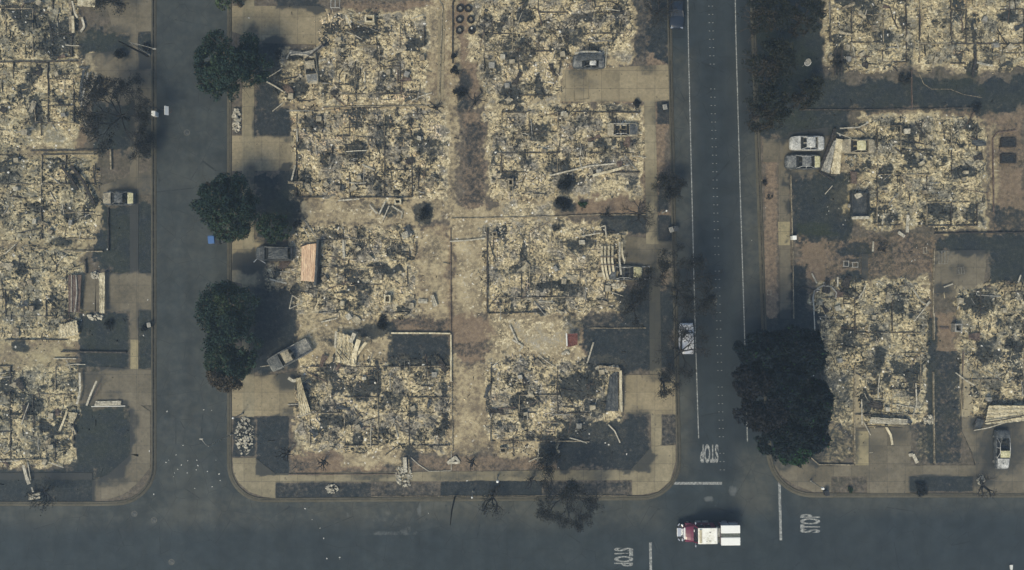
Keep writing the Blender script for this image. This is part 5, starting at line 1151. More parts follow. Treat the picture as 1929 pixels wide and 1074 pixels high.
for k, (a, b) in enumerate([((637, 378), (677, 375)), ((696, 386), (710, 403)), ((714, 404), (725, 381)), ((721, 415), (733, 388)), ((738, 388), (757, 400)), ((682, 310), (706, 321)), ((758, 400), (755, 412))]):
    strip(['horizontal cream strip under the second ruin', 'left arm of the V of pale strips under the second ruin', 'right arm of the V of pale strips under the second ruin', 'pale strip beside the V, leaning right', 'pale strip running from the hollow frame by the V', 'white forked strip inside the second ruin', 'short upright strip under the hollow frame'][k], [a, b], [.18, .2, .2, .14, .18, .2, .16][k], 'paletimber', .5)
panel('metal_plate', 'folded white plate above the brown strip, right of the third ruin', 'metal plate', [(755, 440), (771, 433), (777, 443), (760, 451)], [.5, .5, .4, .4], M['paletimber'], 2, .1, .03)
panel('metal_plate', 'cream flat plate at the lower right of the third ruin', 'metal plate', [(788, 563), (805, 564), (805, 572), (788, 571)], [.4, .4, .4, .4], M['paletimber'], 2, .06, .02)
panel('metal_plate', 'upright bent white plate right of the cream flat plate', 'metal plate', [(811, 557), (817, 556), (825, 576), (816, 579)], [.8, .8, .4, .4], M['paletimber'], 2, .1, .03)
for k, (a, b) in enumerate([((551, 556), (545, 582)), ((551, 557), (571, 569)), ((545, 582), (569, 571))]):
    strip(['left', 'upper', 'lower'][k] + ' side of the white triangular frame by the third ruin', [a, b], .12, 'paletimber', .5)
strip('pale strip standing inside the third ruin', [(646, 452), (648, 486)], .3, 'paletimber', .5)
strip('forked grey rod above the pink garage door', [(571, 428), (576, 436), (582, 447)], .16, 'paletimber', .7)
strip('pale kerb like strip below the burned van', [(508, 526), (540, 534)], .22, 'paletimber', .4)
strip('white curled wire at the nose of the burned van', [(478, 494), (484, 488), (492, 491), (500, 496)], .09, 'speckwhite', .4)
strip('thin rod over the charred lawn below the third ruin', [(605, 607), (634, 600)], .16, 'paletimber', .4)
strip('white arrow shaped sheet on the grey front yard, shaft', [(843, 873), (858, 862)], .5, 'paletimber', .4)
strip('white arrow shaped sheet on the grey front yard, tip', [(857, 860), (866, 872), (848, 872)], .3, 'paletimber', .4)
strip('curved white pipe on the front yard left of the arrow sheet', [(774, 862), (788, 875), (808, 888), (849, 887)], .09, 'paletimber', .25)
strip('thin white edge running up from the curved pipe', [(850, 887), (850, 850)], .09, 'paletimber', .25)
strip('pale broken porch slab at the foot of the bottom ruin', [(762, 862), (764, 890)], .5, 'paletimber', .45)
strip('pale broken porch edge right of the slab at the bottom ruin', [(770, 865), (771, 910)], .12, 'foot', .3)

# middle block, east side
strip('long white bar between the brown strip and the ruin with the curved strips', [(847, 455), (880, 453), (914, 449)], .16, 'paletimber', .45)
strip('long cream roof edge slanting at the brown yard, upper', [(1035, 331), (1110, 313), (1160, 308)], .2, 'paletimber', .5)
strip('long cream roof edge slanting at the brown yard, lower', [(1104, 334), (1128, 328), (1175, 316)], .34, 'sheet_cream', .5)
strip('cream hooked strip at the left of the brown yard roof edge', [(1118, 333), (1104, 330), (1106, 341)], .18, 'paletimber', .45)
for k, x in enumerate((1133, 1139, 1146, 1153)):
    strip(['first', 'second', 'third', 'fourth'][k] + ' curved roof strip counted from the left before the front frame car', [(x + 1, 464, .8), (x, 490, 1.0), (x + 3, 512, .9), (x + 7, 528, .5)], .28, 'sheet_cream')
strip('upper cross rail over the curved roof strips', [(1130, 484), (1158, 484)], .1, 'brownmetal', 1.15)
strip('lower cross rail over the curved roof strips', [(1130, 499), (1160, 499)], .1, 'brownmetal', 1.15)
strip('long pale door rail fallen onto the front frame car, left', [(1167, 456, .9), (1167, 490, 1.3), (1170, 518, 1.5)], .24, 'paletimber')
strip('pale door rail beside the front frame car, right', [(1172, 456, .9), (1172, 478, 1.1), (1176, 492, 1.2)], .2, 'sheet_cream')
strip('short white slat standing by the front frame car', [(1178, 484), (1176, 497)], .16, 'paletimber', .6)
strip('pale bent pole with a corner, at the black lawn of the curved strips ruin', [(1128, 429), (1140, 425), (1142, 447)], .16, 'paletimber', .7)
strip('pale pole slanting left of the bent corner pole', [(1095, 445), (1131, 439)], .14, 'paletimber', .6)
strip('rubble covered wall foot right of the curved strips ruin', [(1143, 538), (1178, 532)], .5, 'foot', .4)
strip('thin white rod on the grey yard under the front frame car', [(1145, 548), (1174, 558)], .08, 'paletimber', .3)
strip('row of pale edging stones across the grey yard', [(1122, 577), (1150, 574), (1160, 571)], .26, 'foot', .3)
strip('cream board slanting on the yard by the red roof', [(1118, 645, .6), (1106, 684, .4)], .2, 'paletimber')
panel('shed_roof', 'small dull red shed roof in the brown yard', 'shed roof', [(1066, 629), (1088, 628), (1088, 650), (1069, 654)], [1.2, 1.2, 1.0, 1.0], M['red'], 0, 0, .02)
strip('white edge board at the left of the red shed roof', [(1067, 628), (1068, 652)], .18, 'speckwhite', 1.3)
strip('bent white scrap below the red shed roof', [(1058, 668), (1068, 662), (1072, 668)], .3, 'paletimber', .4)
panel('garage_door', 'dark fallen garage door strip facing the tan corner driveway', 'garage door', [(1148, 706), (1163, 700), (1165, 775), (1140, 774)], [.5, .5, .5, .5], M['sheet_dark'], 3, .05, .02)
strip('tall cream garage beam along the tan corner driveway', [(1169, 698), (1169, 735), (1170, 776)], .32, 'sheet_cream', 1.1, 'garage_beam', 'garage beam', .3)
strip('thin black edge right of the tall cream beam', [(1174, 700), (1174, 776)], .1, 'wood', .9)
strip('pale rubble covered corner wall above the tall cream beam', [(1128, 692), (1168, 697)], .6, 'foot', .5)
strip('long white strip fallen onto the bottom black lawn', [(1146, 800), (1158, 812), (1168, 834)], .16, 'paletimber', .4)
strip('white curved strip on the lawn left of the long one', [(1073, 825), (1092, 830), (1106, 835)], .14, 'paletimber', .4)
strip('curved white gutter in the rubble beside the bottom sapling', [(996, 870), (1008, 864), (1023, 862)], .14, 'paletimber', .4)
strip('pale strip inside the ruin over the small tan bed, left', [(1015, 568), (1045, 570)], .12, 'paletimber', .35)
strip('cream strip pair in the ash, right of the dark yard', [(960, 612), (975, 645)], .2, 'paletimber', .4)
strip('curled cream scrap beside the strip pair', [(965, 640), (985, 652), (978, 662)], .22, 'paletimber', .4)
panel('metal_sheet', 'dark blue grey sheet draped behind the burned car, top driveway', 'metal sheet', [(1089, 101), (1134, 101), (1136, 114), (1084, 114)], [1.7, 1.7, 1.5, 1.5], M['sheet_dark'], 4, .05, .02)
strip('cream roof rim above the dark sheet, top driveway', [(1083, 101), (1100, 98), (1120, 98), (1135, 101)], .3, 'paletimber', 1.2)
strip('pale upright post right of the dark sheet, top driveway', [(1143, 94), (1140, 128)], .1, 'paletimber', .6)
for k, (a, b) in enumerate([((1080, 146), (1082, 190)), ((1107, 144), (1109, 187)), ((1080, 163), (1107, 161)), ((1081, 190), (1109, 186))]):
    strip(['left', 'right', 'middle', 'lower'][k] + ' bar of the thin white frame flat on the top driveway', [a, b], .05, 'foot', .22)
strip('pale frame edge round the car body near the pavement', [(1160, 236), (1195, 236), (1197, 254)], .12, 'paletimber', .7)

# right block
for k, (p) in enumerate([[(1500, 548), (1515, 540), (1530, 545), (1545, 548)], [(1574, 528), (1580, 540), (1592, 553), (1612, 564), (1618, 560)], [(1618, 560), (1627, 548), (1630, 538)], [(1530, 570), (1534, 548), (1550, 538), (1566, 540), (1576, 552), (1574, 562)]]):
    strip(['short', 'long black', 'pale upturned', 'ring shaped'][k] + ' piece of the timber arc at the top of the ruin by the pine', p, [.14, .2, .16, .16][k], ['wood', 'wood', 'paletimber', 'sheet_grey'][k], .5)
strip('pale upright stick on the timber arc of the ruin by the pine', [(1578, 522), (1578, 540)], .2, 'paletimber', .7)
strip('white pale pair of poles left of the timber arc', [(1529, 515), (1539, 534)], .18, 'paletimber', .5)
strip('pale wall edge along the pine side of the ruin', [(1532, 560), (1536, 640)], .14, 'paletimber', .4)
strip('long bent gutter across the crumbled ruin, right of the pine, top', [(1720, 545), (1735, 568), (1748, 575)], .16, 'paletimber', .4)
strip('white end of a slanting pipe over the dark passage', [(1745, 576), (1752, 568)], .3, 'paletimber', .5)
strip('long slanting pipe over the dark passage', [(1745, 577), (1722, 605)], .12, 'paletimber', .5)
panel('garage_beam', 'white panelled garage beam fallen across the driveway top, right block', 'garage beam', [(1642, 786), (1710, 790), (1709, 800), (1636, 797)], [1, 1, .8, .8], M['paletimber'], 3, .08, .04, .05, 14, 26, None, False)
strip('thin dark lintel under the white panelled garage beam', [(1632, 801), (1700, 806)], .12, 'wood', .6)
strip('tall grey pole at the left of the white panelled beam', [(1623, 752), (1624, 800)], .14, 'paletimber', .6)
strip('bent pale pole hanging below the white panelled beam', [(1627, 795), (1640, 820)], .12, 'paletimber', .5)
strip('pale long board right of the ruin, above the white rocks', [(1725, 722), (1727, 760), (1720, 785)], .16, 'paletimber', .4)
strip('cream torn scrap lying on the driveway centre', [(1668, 802), (1678, 820), (1681, 838)], .3, 'sheet_cream', .5)
strip('white bent sheet beside the driveway near the kerb', [(1712, 858), (1720, 856), (1728, 872)], .42, 'paletimber', .4)
panel('fallen_roof', 'long cream fallen roof edge above the burned car at bottom right', 'roof', [(1862, 764), (1945, 764), (1945, 792), (1856, 800)], [1.2, 1.2, .9, .8], M['sheet_cream'], 4, .14, .05, .05, 22, 24, None, False)
strip('long thin white pipe below the fallen roof edge', [(1834, 811), (1862, 806), (1945, 780)], .12, 'paletimber', .7)
strip('dark slanting beam on the fallen roof edge', [(1856, 796), (1895, 790), (1950, 778)], .14, 'wood', 1.2)
strip('dark blue sheet leaning at the left end of the fallen roof edge', [(1848, 790), (1840, 806)], .9, 'sheet_dark', .5)
strip('thin dark edge of the leaning blue sheet', [(1840, 788), (1834, 811)], .12, 'wood', .9)
strip('thin pole at the top of the curved driveway ruin', [(1800, 702), (1818, 716), (1836, 726)], .14, 'paletimber', .6)
panel('metal_plate', 'white stucco slab standing in the middle right ruin', 'metal plate', [(1708, 405), (1713, 405), (1712, 438), (1706, 438)], [.7, .7, .6, .6], M['paletimber'], 0, 0, .02)
strip('tilted white slab below the middle right ruin', [(1692, 437), (1704, 446)], .42, 'paletimber', .4)
strip('pale post on the brown yard below the middle right ruin', [(1645, 455), (1644, 474)], .22, 'paletimber', .5)
strip('thin white slanting rod left of the dark trailer', [(1554, 366), (1568, 350)], .1, 'paletimber', .4)
strip('long pale eave along the top of the middle right ruin', [(1582, 242), (1618, 240), (1636, 231)], .16, 'paletimber', .6)
strip('pale slanting timber at the lower right patio', [(1778, 541), (1795, 535)], .16, 'paletimber', .5)
strip('white upright stick at the right edge above the ruin', [(1918, 532), (1923, 518)], .2, 'paletimber', .5)
strip('long thin white pipe beside the dark passage, right block', [(1760, 590), (1761, 625)], .1, 'paletimber', .3)
strip('dark charred beam on the path toward the hollow brick square', [(1770, 618), (1788, 619)], .2, 'brownmetal', .4)
strip('fallen dark trunk across the top right ruin', [(1832, 145), (1838, 112), (1836, 100)], .3, 'wood', .6, 'charred_beam', 'timber')
strip('pale split log in the top right ruin', [(1840, 118), (1858, 122), (1870, 124)], .26, 'paletimber', .6)
for k, x in enumerate((1574, 1580, 1586)):
    strip(['left', 'middle', 'right'][k] + ' of three black planks in the top ruin by the trees', [(x, 90), (x - 1, 142)], .2, 'wood', .5, 'charred_beam', 'timber')
strip('thin pale curved edging around the top right lawn', [(1732, 140), (1740, 158), (1755, 168), (1790, 168), (1815, 178), (1850, 184)], .05, 'foot', .2)

def trailer():
    c = W(1614, 388); root = thing('burned_trailer', 'dark burned trailer box with a white end rail, middle right ruin', 'trailer', (c.x, c.y, .15), D(1))
    mb = MB()
    for (x, y, dx, dy) in ((-1.12, 0, .06, 3.2), (1.12, 0, .06, 3.2), (0, 1.6, 2.24, .06)): mb.box((x, y, .75), (dx, dy, .9))
    mb.box((0, 0, .32), (2.2, 3.16, .08)); mb.build('box_walls', M['sheet_dark'], root)
    mb = MB(); mb.box((0, -1.68, .95), (2.35, .38, .16)); mb.build('end_rail', M['paletimber'], root, bevel=.02)
    mb = MB(); mb.box((-.25, 1.3, .95), (.9, .7, .06), rz=.5); mb.build('loose_board', M['paletimber'], root)
    for sx in (-1, 1):
        mb = MB(); mb.cyl((sx * 1.25, 0, .3), .3, .16, 16, 0, 'X'); mb.build('wheel', M['sheet_grey'], root)
    mb = MB(); mb.tube([(-.5, 1.6, .4), (0, 2.7, .35), (.5, 1.6, .4)], .05, 5); mb.build('tow_bar', M['sheet_grey'], root)
trailer()

def hollow(label, px, py, w, h, rz=0, mat='foot', ht=.9, th=.18, name='brick_chimney', cat='chimney', hearth=True):
    c = W(px, py); root = thing(name, label, cat, (c.x, c.y, .15), rz)
    mb = MB()
    mb.box((0, h / 2 - th / 2, ht / 2), (w, th, ht)); mb.box((0, -h / 2 + th / 2, ht / 2), (w, th, ht))
    mb.box((-w / 2 + th / 2, 0, ht / 2 - .003), (th, h - 2 * th, ht)); mb.box((w / 2 - th / 2, 0, ht / 2 - .003), (th, h - 2 * th, ht)); mb.build('flue_wall', M[mat], root)
    if hearth:
        mb = MB(); mb.box((0, 0, .05), (w - 2 * th, h - 2 * th, .1)); mb.build('flue_floor', M['hollow'], root)
hollow('square tan chimney stub, biggest, top of the middle block', 699, 41, 1.25, .95, 0, 'sheet_cream', 1.1, .2)
hollow('small hollow chimney stub right of the dark round bed', 962, 345, .75, .95, 0, 'foot')
hollow('hollow chimney stub at the lower right of the pink door ruin', 732, 563, .85, 1.05, 0, 'sheet_cream', 1.0)
hollow('hollow chimney stub near the V of pale strips', 751, 381, .9, .75, .1, 'sheet_cream', .8)
hollow('hollow chimney stub right of the dark passage, right block', 1797, 617, 1.0, 1.1, 0, 'sheet_grey', 1.0)
hollow('hollow chimney stub at the foot of the black patch ruin', 948, 846, .95, .75, 0, 'foot', .7)
hollow('small hollow chimney stub at the upper edge of the curved strips ruin', 932, 442, .7, .7, .1, 'foot', .7)
hollow('silver hollow box frame at the pine side of the ruin', 1537, 678, .6, 1.0, 0, 'paletimber', .5, .07, 'bare_furniture', 'furniture')
def frame(label, px, py, w, h, rz=0, z=.35, div=0, mat='speckwhite', legs=True):
    c = W(px, py); root = thing('bare_furniture', label, 'furniture', (c.x, c.y, .15), rz); mb = MB(); t = .03
    mb.tube([(-w / 2, -h / 2, z), (w / 2, -h / 2, z), (w / 2, h / 2, z), (-w / 2, h / 2, z), (-w / 2, -h / 2, z)], t, 4)
    for k in range(div): x = -w / 2 + w * (k + 1) / (div + 1); mb.tube([(x, -h / 2, z), (x, h / 2, z)], t, 4)
    mb.build('top_frame', M[mat], root)
    if legs:
        for sx in (-1, 1):
            for sy in (-1, 1):
                mb = MB(); mb.tube([(sx * w / 2, sy * h / 2, 0), (sx * w / 2, sy * h / 2, z)], t * .8, 4); mb.build('leg', M[mat], root)
frame('white bare table frame beside the tan driveway, top of the middle block', 634, 11, 1.15, 1.1, 0, .7, 1)
frame('white square chair frame on the dark yard, left one', 1591, 497, .65, .7, 0, .4)
frame('white square chair frame on the dark yard, right one', 1608, 499, .7, .65, 0, .4)
frame('small white box frame lying in the brown verge strip', 1448, 551, .45, .65, 0, .12, 0, 'paletimber', False)
frame('thin bed frame on the pale patio, right block', 1773, 485, 1.2, 1.7, 0, .4, 2, 'sheet_grey')
frame('small grey chair frame on the pale patio', 1806, 510, .7, .9, .1, .5, 1, 'sheet_grey')
frame('tiny pale frame in the black yard above the patio', 1739, 472, .4, .8, .1, .4, 0, 'paletimber')
frame('grey rectangular frame in the bottom ruin of the left middle', 768, 688, .7, 1.4, 0, .4, 0, 'sheet_grey')

def ring_planter(label, px, py, inner):
    c = W(px, py); root = thing('ring_planter', label, 'planter', (c.x, c.y, .14)); mb = MB(); mb.ring((0, 0, 0), .52, .28, .34, 22, wob=.05); mb.build('ring', M['tyre'], root, smooth=False)
    mb = MB(); mb.ring((0, 0, 0), .27, .03, .16, 14, wob=.08); mb.build('soil', M[inner], root)
for a in [('dark ring planter, upper left of the six beside the path', 867, 17, 'sheet_grey'), ('dark ring planter, upper right of the six beside the path', 882, 17, 'foot'), ('dark ring planter, middle left of the six beside the path', 866, 38, 'sheet_grey'), ('dark ring planter with pale centre, middle right of the six', 887, 38, 'foot'), ('dark ring planter, lower left of the six beside the path', 866, 58, 'sheet_grey'), ('dark ring planter holding a white ball, lower right of the six', 889, 58, 'hollow')]: ring_planter(*a)
mb = MB(); mb.cyl((0, 0, .15), .14, .2, 12, r2=.08); o = mb.build('white_ball', M['speckwhite']); o.location = W(889, 55, 0, .35); tag(o, 'white ball resting in the lower right ring planter', 'ball')

for k, (px, py) in enumerate(((1896, 270), (1896, 300))):
    c = W(px, py); root = thing('raised_bed', ('upper' if k == 0 else 'lower') + ' black raised bed in the fenced yard at the right edge', 'raised bed', (c.x, c.y, .14))
    mb = MB()
    for (x, y, dx, dy) in ((0, .55, 2.0, .09), (0, -.55, 2.0, .09), (-.96, 0, .09, 1.01), (.96, 0, .09, 1.01)): mb.box((x, y, .2), (dx, dy, .4))
    mb.build('bed_frame', M['wood'], root); mb = MB(); mb.sheet(lambda u, v: ((u - .5) * 1.8, (v - .5) * .98, .3 + R.uniform(-.04, .04)), 8, 5, .2); mb.build('soil', M['hollow'], root)

def bin_(label, px, py, mat, rz=0, lid=None, sc=1.0):
    c = W(px, py); root = thing('wheelie_bin', label, 'bin', (c.x, c.y, 0 if px < 434 else .15), rz); root.scale = (sc,) * 3
    mb = MB(); mb.box((0, 0, .52), (.62, .75, .95), taper=-.12); mb.build('bin_body', mat, root, bevel=.03)
    mb = MB(); mb.box((0, .02, 1.03), (.72, .88, .09)); mb.build('lid', lid or mat, root, bevel=.03)
    for s in (-1, 1):
        mb = MB(); mb.cyl((s * .3, .38, .12), .12, .06, 12, 0, 'X'); mb.build('wheel', M['tyre'], root)
    mb = MB(); mb.tube([(-.28, .44, 1.0), (-.28, .52, 1.0), (.28, .52, 1.0), (.28, .44, 1.0)], .02, 5); mb.build('handle', mat, root)
bin_('blue wheelie bin standing in the left street', 404, 453, M['blue'], .1, None, 1.15)
bin_('black wheelie bin beside the blue one in the left street', 414, 455, M['blackplastic'], .15)
bin_('grey green wheelie bin against the kerb beside the black one', 421, 454, M['sheet_grey'], 0, M['sheet_dark'], .8)
bin_('burned black bin at the main road kerb beside the black lawn', 1262, 434, M['blackplastic'], .3, M['sheet_grey'], .8)
bin_('burned black bin nearer the road, beside the black lawn', 1271, 432, M['blackplastic'], .1, M['sheet_dark'], .8)
bin_('burned bin on the small bed by the top driveway', 1250, 205, M['blackplastic'], .2, M['sheet_grey'], .8)
bin_('dark bin at the kerb below the corner lamp, right block', 1553, 926, M['blackplastic'], .2, None, .8)
bin_('burned bin at the left kerb near the pale slab', 285, 612, M['sheet_dark'], .2, M['sheet_grey'], .7)

def lamp(label, px, py, h, arm=None, name='street_lamp', r=.2):
    """px,py: where the lamp head shows"""
    head = W(px, py, h); b = W(*arm) if arm else Vector((head.x, head.y, 0)); root = thing(name, label, 'street lamp', (b.x, b.y, .13)); q = head - Vector((b.x, b.y, .13))
    mb = MB(); mb.tube([(0, 0, 0), (0, 0, .4)], .14, 8); mb.tube([(0, 0, .4), (0, 0, h - .6 if arm else h - .3)], [.08, .05], 8); mb.build('pole', M['sheet_grey'], root)
    if arm:
        mb = MB(); mb.tube([(0, 0, h - .7), (q.x * .3, q.y * .3, h - .25), (q.x, q.y, h - .13)], .035, 6); mb.build('arm', M['sheet_grey'], root)
        mb = MB(); mb.box((q.x, q.y, h - .13), (.48, .2, .12)); mb.build('lamp_head', M['sheet_grey'], root, bevel=.05)
    else:
        mb = MB(); mb.cyl((0, 0, h - .25), r, r * 1.5, 14, r2=r * .7); mb.build('lamp_head', M['lamp'], root, bevel=.03)
lamp('street lamp whose arm reaches over the left street near the corner', 379, 827, 8.5, (436, 818))
lamp('white topped post on the bottom pavement strip, right of centre', 937, 908, 3.5)
lamp('white topped post at the bottom kerb, left of the thin bare tree', 889, 938, 3.5, r=.14)
lamp('white topped post at the corner of the right block', 1551, 921, 4.5)
lamp('white topped post beside the left pavement corner bed', 438, 788, 4, r=.14)
lamp('street lamp by the leaning pole at the left street', 291, 92, 6, (283, 104), r=.14)
lamp('white topped post on the small black bed, main road', 1256, 397, 3, r=.13)
def pole():
    b = W(279, 106); t = W(222, 77, 7.5); root = thing('utility_pole', 'tall dark pole leaning over the top left driveway', 'pole', (b.x, b.y, .13)); q = t - Vector((b.x, b.y, .13))
    mb = MB(); mb.tube([(0, 0, 0), (q.x * .5, q.y * .5, q.z * .5), tuple(q)], [.17, .14, .09], 8); mb.build('shaft', M['bark'], root)
    mb = MB(); mb.tube([(q.x * .1, q.y * .1, q.z * .1), (q.x * .1 + .9, q.y * .1 + .6, q.z * .2)], .05, 5); mb.build('bracket', M['bark'], root)
pole()
def snag():
    b = W(857, 936); t = W(848, 990, 9); root = thing('dead_trunk', 'slender black tree trunk rising over the bottom street kerb', 'tree', (b.x, b.y, .13)); q = t - Vector((b.x, b.y, .13))
    mb = MB(); mb.tube([(0, 0, 0), (-.1, q.y * .55, q.z * .45), tuple(q)], [.13, .1, .04], 7); mb.build('trunk', M['bark'], root)
snag()
def hoop():
    b = W(291, 206); root = thing('basketball_hoop', 'basketball hoop with a white board reaching over the left street', 'basketball hoop', (b.x, b.y, .15)); t = W(313, 208, 3.2) - Vector((b.x, b.y, .15))
    mb = MB(); mb.tube([(0, 0, 0), (.05, 0, 2.4), (t.x - .1, t.y, 3.0)], .06, 7); mb.build('pole', M['blackplastic'], root)
    mb = MB(); mb.box((t.x, t.y, 2.95), (.55, 1.15, .08), ry=.9); mb.build('backboard', M['lamp'], root)
    mb = MB(); mb.ring((t.x + .35, t.y, 2.7), .23, .2, .03, 16); mb.build('rim', M['rust'], root)
hoop()
def cabinet(label, px, py, w, d, h, mat, rz=0, name='utility_cabinet', cat='cabinet'):
    c = W(px, py, h); root = thing(name, label, cat, (c.x, c.y, .15), rz); mb = MB(); mb.box((0, 0, h / 2), (w, d, h)); mb.build('housing', M[mat], root, bevel=.03)
    mb = MB(); mb.box((0, 0, h + .03), (w * 1.08, d * 1.08, .05)); mb.build('top_plate', M[mat], root, bevel=.02); mb = MB(); mb.box((0, -d / 2 - .01, h * .5), (w * .8, .03, h * .7)); mb.build('door', M[mat], root)
cabinet('small pale cabinet at the kerb under the bare tree, left street', 290, 214, .5, .6, 1.0, 'lamp')
cabinet('small grey white cabinet beside the pavement, right block', 1496, 448, .5, .5, .9, 'lamp')
cabinet('white water heater lying in the ruin, top of the middle block east', 947, 107, .6, .55, .8, 'paletimber')

def dish():
    c = W(1521, 118, 2); root = thing('satellite_dish', 'round white dish among the dark trees, right block', 'dish', (c.x, c.y, .15)); V = []; F = []; n = 20
    for j in range(5):
        rr = .42 * j / 4
        for k in range(n): a = 6.283 * k / n; V.append((rr * math.cos(a), rr * math.sin(a), 2 + .5 * rr * rr * 1.6 - .1 + rr * math.sin(a) * .5))
    for j in range(4):
        for k in range(n): a = j * n + k; b = j * n + (k + 1) % n; F.append((a, b, b + n, a + n))
    mb = MB(); mb.add(V, F); mb.build('dish_bowl', M['sheet_grey'], root, smooth=True)
    mb = MB(); mb.tube([(.42 * math.cos(6.283 * k / n), .42 * math.sin(6.283 * k / n), 2 + .04 + .42 * math.sin(6.283 * k / n) * .5) for k in range(10, 21)], .035, 5); mb.build('rim', M['lamp'], root)
    mb = MB(); mb.tube([(0, 0, 0), (0, 0, 1.9)], .05, 6); mb.build('post', M['sheet_grey'], root)
dish()


def manhole(label, px, py):
    c = W(px, py); root = thing('manhole_cover', label, 'manhole', (c.x, c.y, .004)); mb = MB(); mb.ring((0, 0, 0), .42, .32, .012, 20); mb.build('rim', M['kerbplain'], root)
    mb = MB(); mb.cyl((0, 0, .004), .315, .012, 20); mb.build('lid', M['sheet_dark'], root)
for a in [('manhole cover in the crossing below the left street', 290, 980), ('manhole cover near the bottom left frame edge', 323, 1059), ('manhole cover at the crossing corner, left of another', 253, 968), ('manhole cover in the main road near the lane studs', 1345, 566), ('manhole cover in the left street, upper part', 352, 250)]: manhole(*a)

# low walls and fence footings
def wall(label, pts, w=.14, h=.3, mat='foot', name='garden_wall', cat='wall'):
    P = [W(*p) for p in pts]; c = P[0].copy(); c.z = .13; mb = MB()
    for a, b in zip(P, P[1:]):
        L = (b - a).length; d = (b - a) / L; s = 0
        while s < L:
            e = min(L, s + R.uniform(.8, 2.0)); hh = h * R.uniform(.75, 1.1); pa = a + d * s - c; pb = a + d * e - c; pa.z = pb.z = hh / 2; off = Vector((-d.y, d.x, 0)) * R.uniform(-.02, .02); mb.bar(pa + off, pb + off, w * R.uniform(.9, 1.1), hh); s = e - .02 if e < L - .05 else L + 1
    o = mb.build(name, M[mat]); o.location = c; return tag(o, label, cat)
for a in [
 ('low tan wall along the top of the fenced dark yard, middle block', [(738, 627), (849, 628)], .2, .5, 'sheet_cream'), ('low tan wall down the right side of the fenced dark yard', [(850, 630), (850, 718)], .2, .5, 'sheet_cream'),
 ('thin lot line between the lower two middle ruins, below the yard wall', [(851, 720), (853, 850)], .1, .25, 'foot'), ('thin lot line along the brown strip, upper half', [(849, 430), (850, 625)], .1, .22, 'brownmetal'),
 ('low curved stone edge of the upper path, left side', [(822, -10), (834, 14), (828, 180)], .16, .2, 'foot'), ('dark fence footing of the path, right side', [(860, -10), (853, 8), (853, 120)], .14, .3, 'wood'),
 ('low wall at the front of the grey yard, bottom of middle block', [(545, 893), (760, 892)], .1, .2, 'brownmetal'), ('lot line below the top ruin of the middle block', [(610, 203), (830, 200)], .1, .25, 'foot'),
 ('lot line above the ruin with curved strips', [(850, 412), (1045, 408), (1120, 405), (1216, 405)], .09, .2, 'foot'), ('low wall across the grey yard toward the silver car', [(1110, 618), (1216, 618)], .1, .2, 'foot'),
 ('fence footing beside the right pavement', [(1488, 330), (1492, 470), (1494, 600)], .10, .25, 'foot'), ('pale lot wall left of the wide driveway, right block', [(1608, 690), (1608, 872)], .14, .3, 'foot'),
 ('pale lot wall along the dark passage, right block', [(1756, 700), (1758, 872)], .12, .3, 'foot'), ('low corner wall round the pine lawn', [(1516, 851), (1540, 874), (1606, 875)], .12, .3, 'foot'),
 ('lot wall above the two pale burned sedans ruin', [(1505, 208), (1620, 208), (1842, 204)], .12, .3, 'darkfoot'), ('lot wall under the middle right ruin', [(1758, 440), (1940, 438)], .12, .35, 'wood'),
 ('curved stone edge around the two raised beds', [(1870, 400), (1868, 262), (1876, 250), (1912, 246)], .14, .2, 'brownmetal'), ('long lot wall at the left of the patio', [(1757, 470), (1755, 560), (1757, 640)], .12, .35, 'foot'),
 ('short pale wall beside the bare tree of the left street', [(211, 283), (212, 320)], .2, .35, 'foot'), ('lot wall between the lower left lawns', [(118, 662), (240, 664)], .22, .35, 'darkfoot'), ('thin rail along the black lawn, left column', [(104, 675), (147, 675)], .12, .35, 'paletimber'),
 ('dotted border wall of the black lawn, left column', [(120, 473), (196, 474)], .16, .25, 'foot'), ('lot line between the two upper left ruins', [(0, 118), (148, 116)], .12, .35, 'darkfoot'), ('lot line above the third left ruin', [(60, 285), (205, 283)], .12, .3, 'darkfoot'),
 ('black edge of the square lawn near the burned sedan', [(206, 392), (207, 472)], .12, .3, 'wood'), ('low wall stub by the black lawn corner, left column', [(163, 488), (165, 515)], .14, .4, 'darkfoot'),
 ('thin pale edge of the bottom pavement strip', [(700, 934), (1180, 933)], .06, .1, 'foot'), ('thin lot line by the pine lawn corner, top right block', [(1715, 132), (1716, 205)], .1, .25, 'brownmetal'),
 ('thin lot line beside the long brown passage', [(1812, 700), (1808, 760), (1810, 812), (1829, 852), (1835, 876)], .08, .12, 'darkfoot')]:
    wall(*a)

# heaps of pale rock and litter
def heap(label, px, py, rx, ry, n, seed, name='rubble_heap', smin=.1, smax=.45):
    rs = np.random.RandomState(seed); c = W(px, py); a = rs.rand(n) * 6.28; e = np.sqrt(rs.rand(n))
    pts = np.stack([np.cos(a) * e * rx / S, np.sin(a) * e * ry / S, .25 * (1 - e) + .02], 1)
    V = []; F = []; base = np.array([(-1, -1, -1), (1, -1, -1), (1, 1, -1), (-1, 1, -1), (-1, -1, 1), (1, -1, 1), (1, 1, 1), (-1, 1, 1)], float)
    mb = MB()
    for p in pts:
        s = smin + (smax - smin) * rs.rand() ** 2; mb.box(tuple(p + [0, 0, s * .2]), (s, s * rs.uniform(.5, 1), s * rs.uniform(.3, .7)), rs.rand() * 6, rs.randn() * .4, rs.randn() * .4, jit=s * .15)
    o = mb.build(name, M['paletimber']); o.location = (c.x, c.y, .14); return tag(o, label, 'rubble heap', kind='stuff')
heap('pale ash heap in the pavement strip beside the left street', 447, 228, 8, 22, 90, 1)
heap('white rock heap at the right wall of the driveway', 1748, 791, 11, 9, 50, 2)
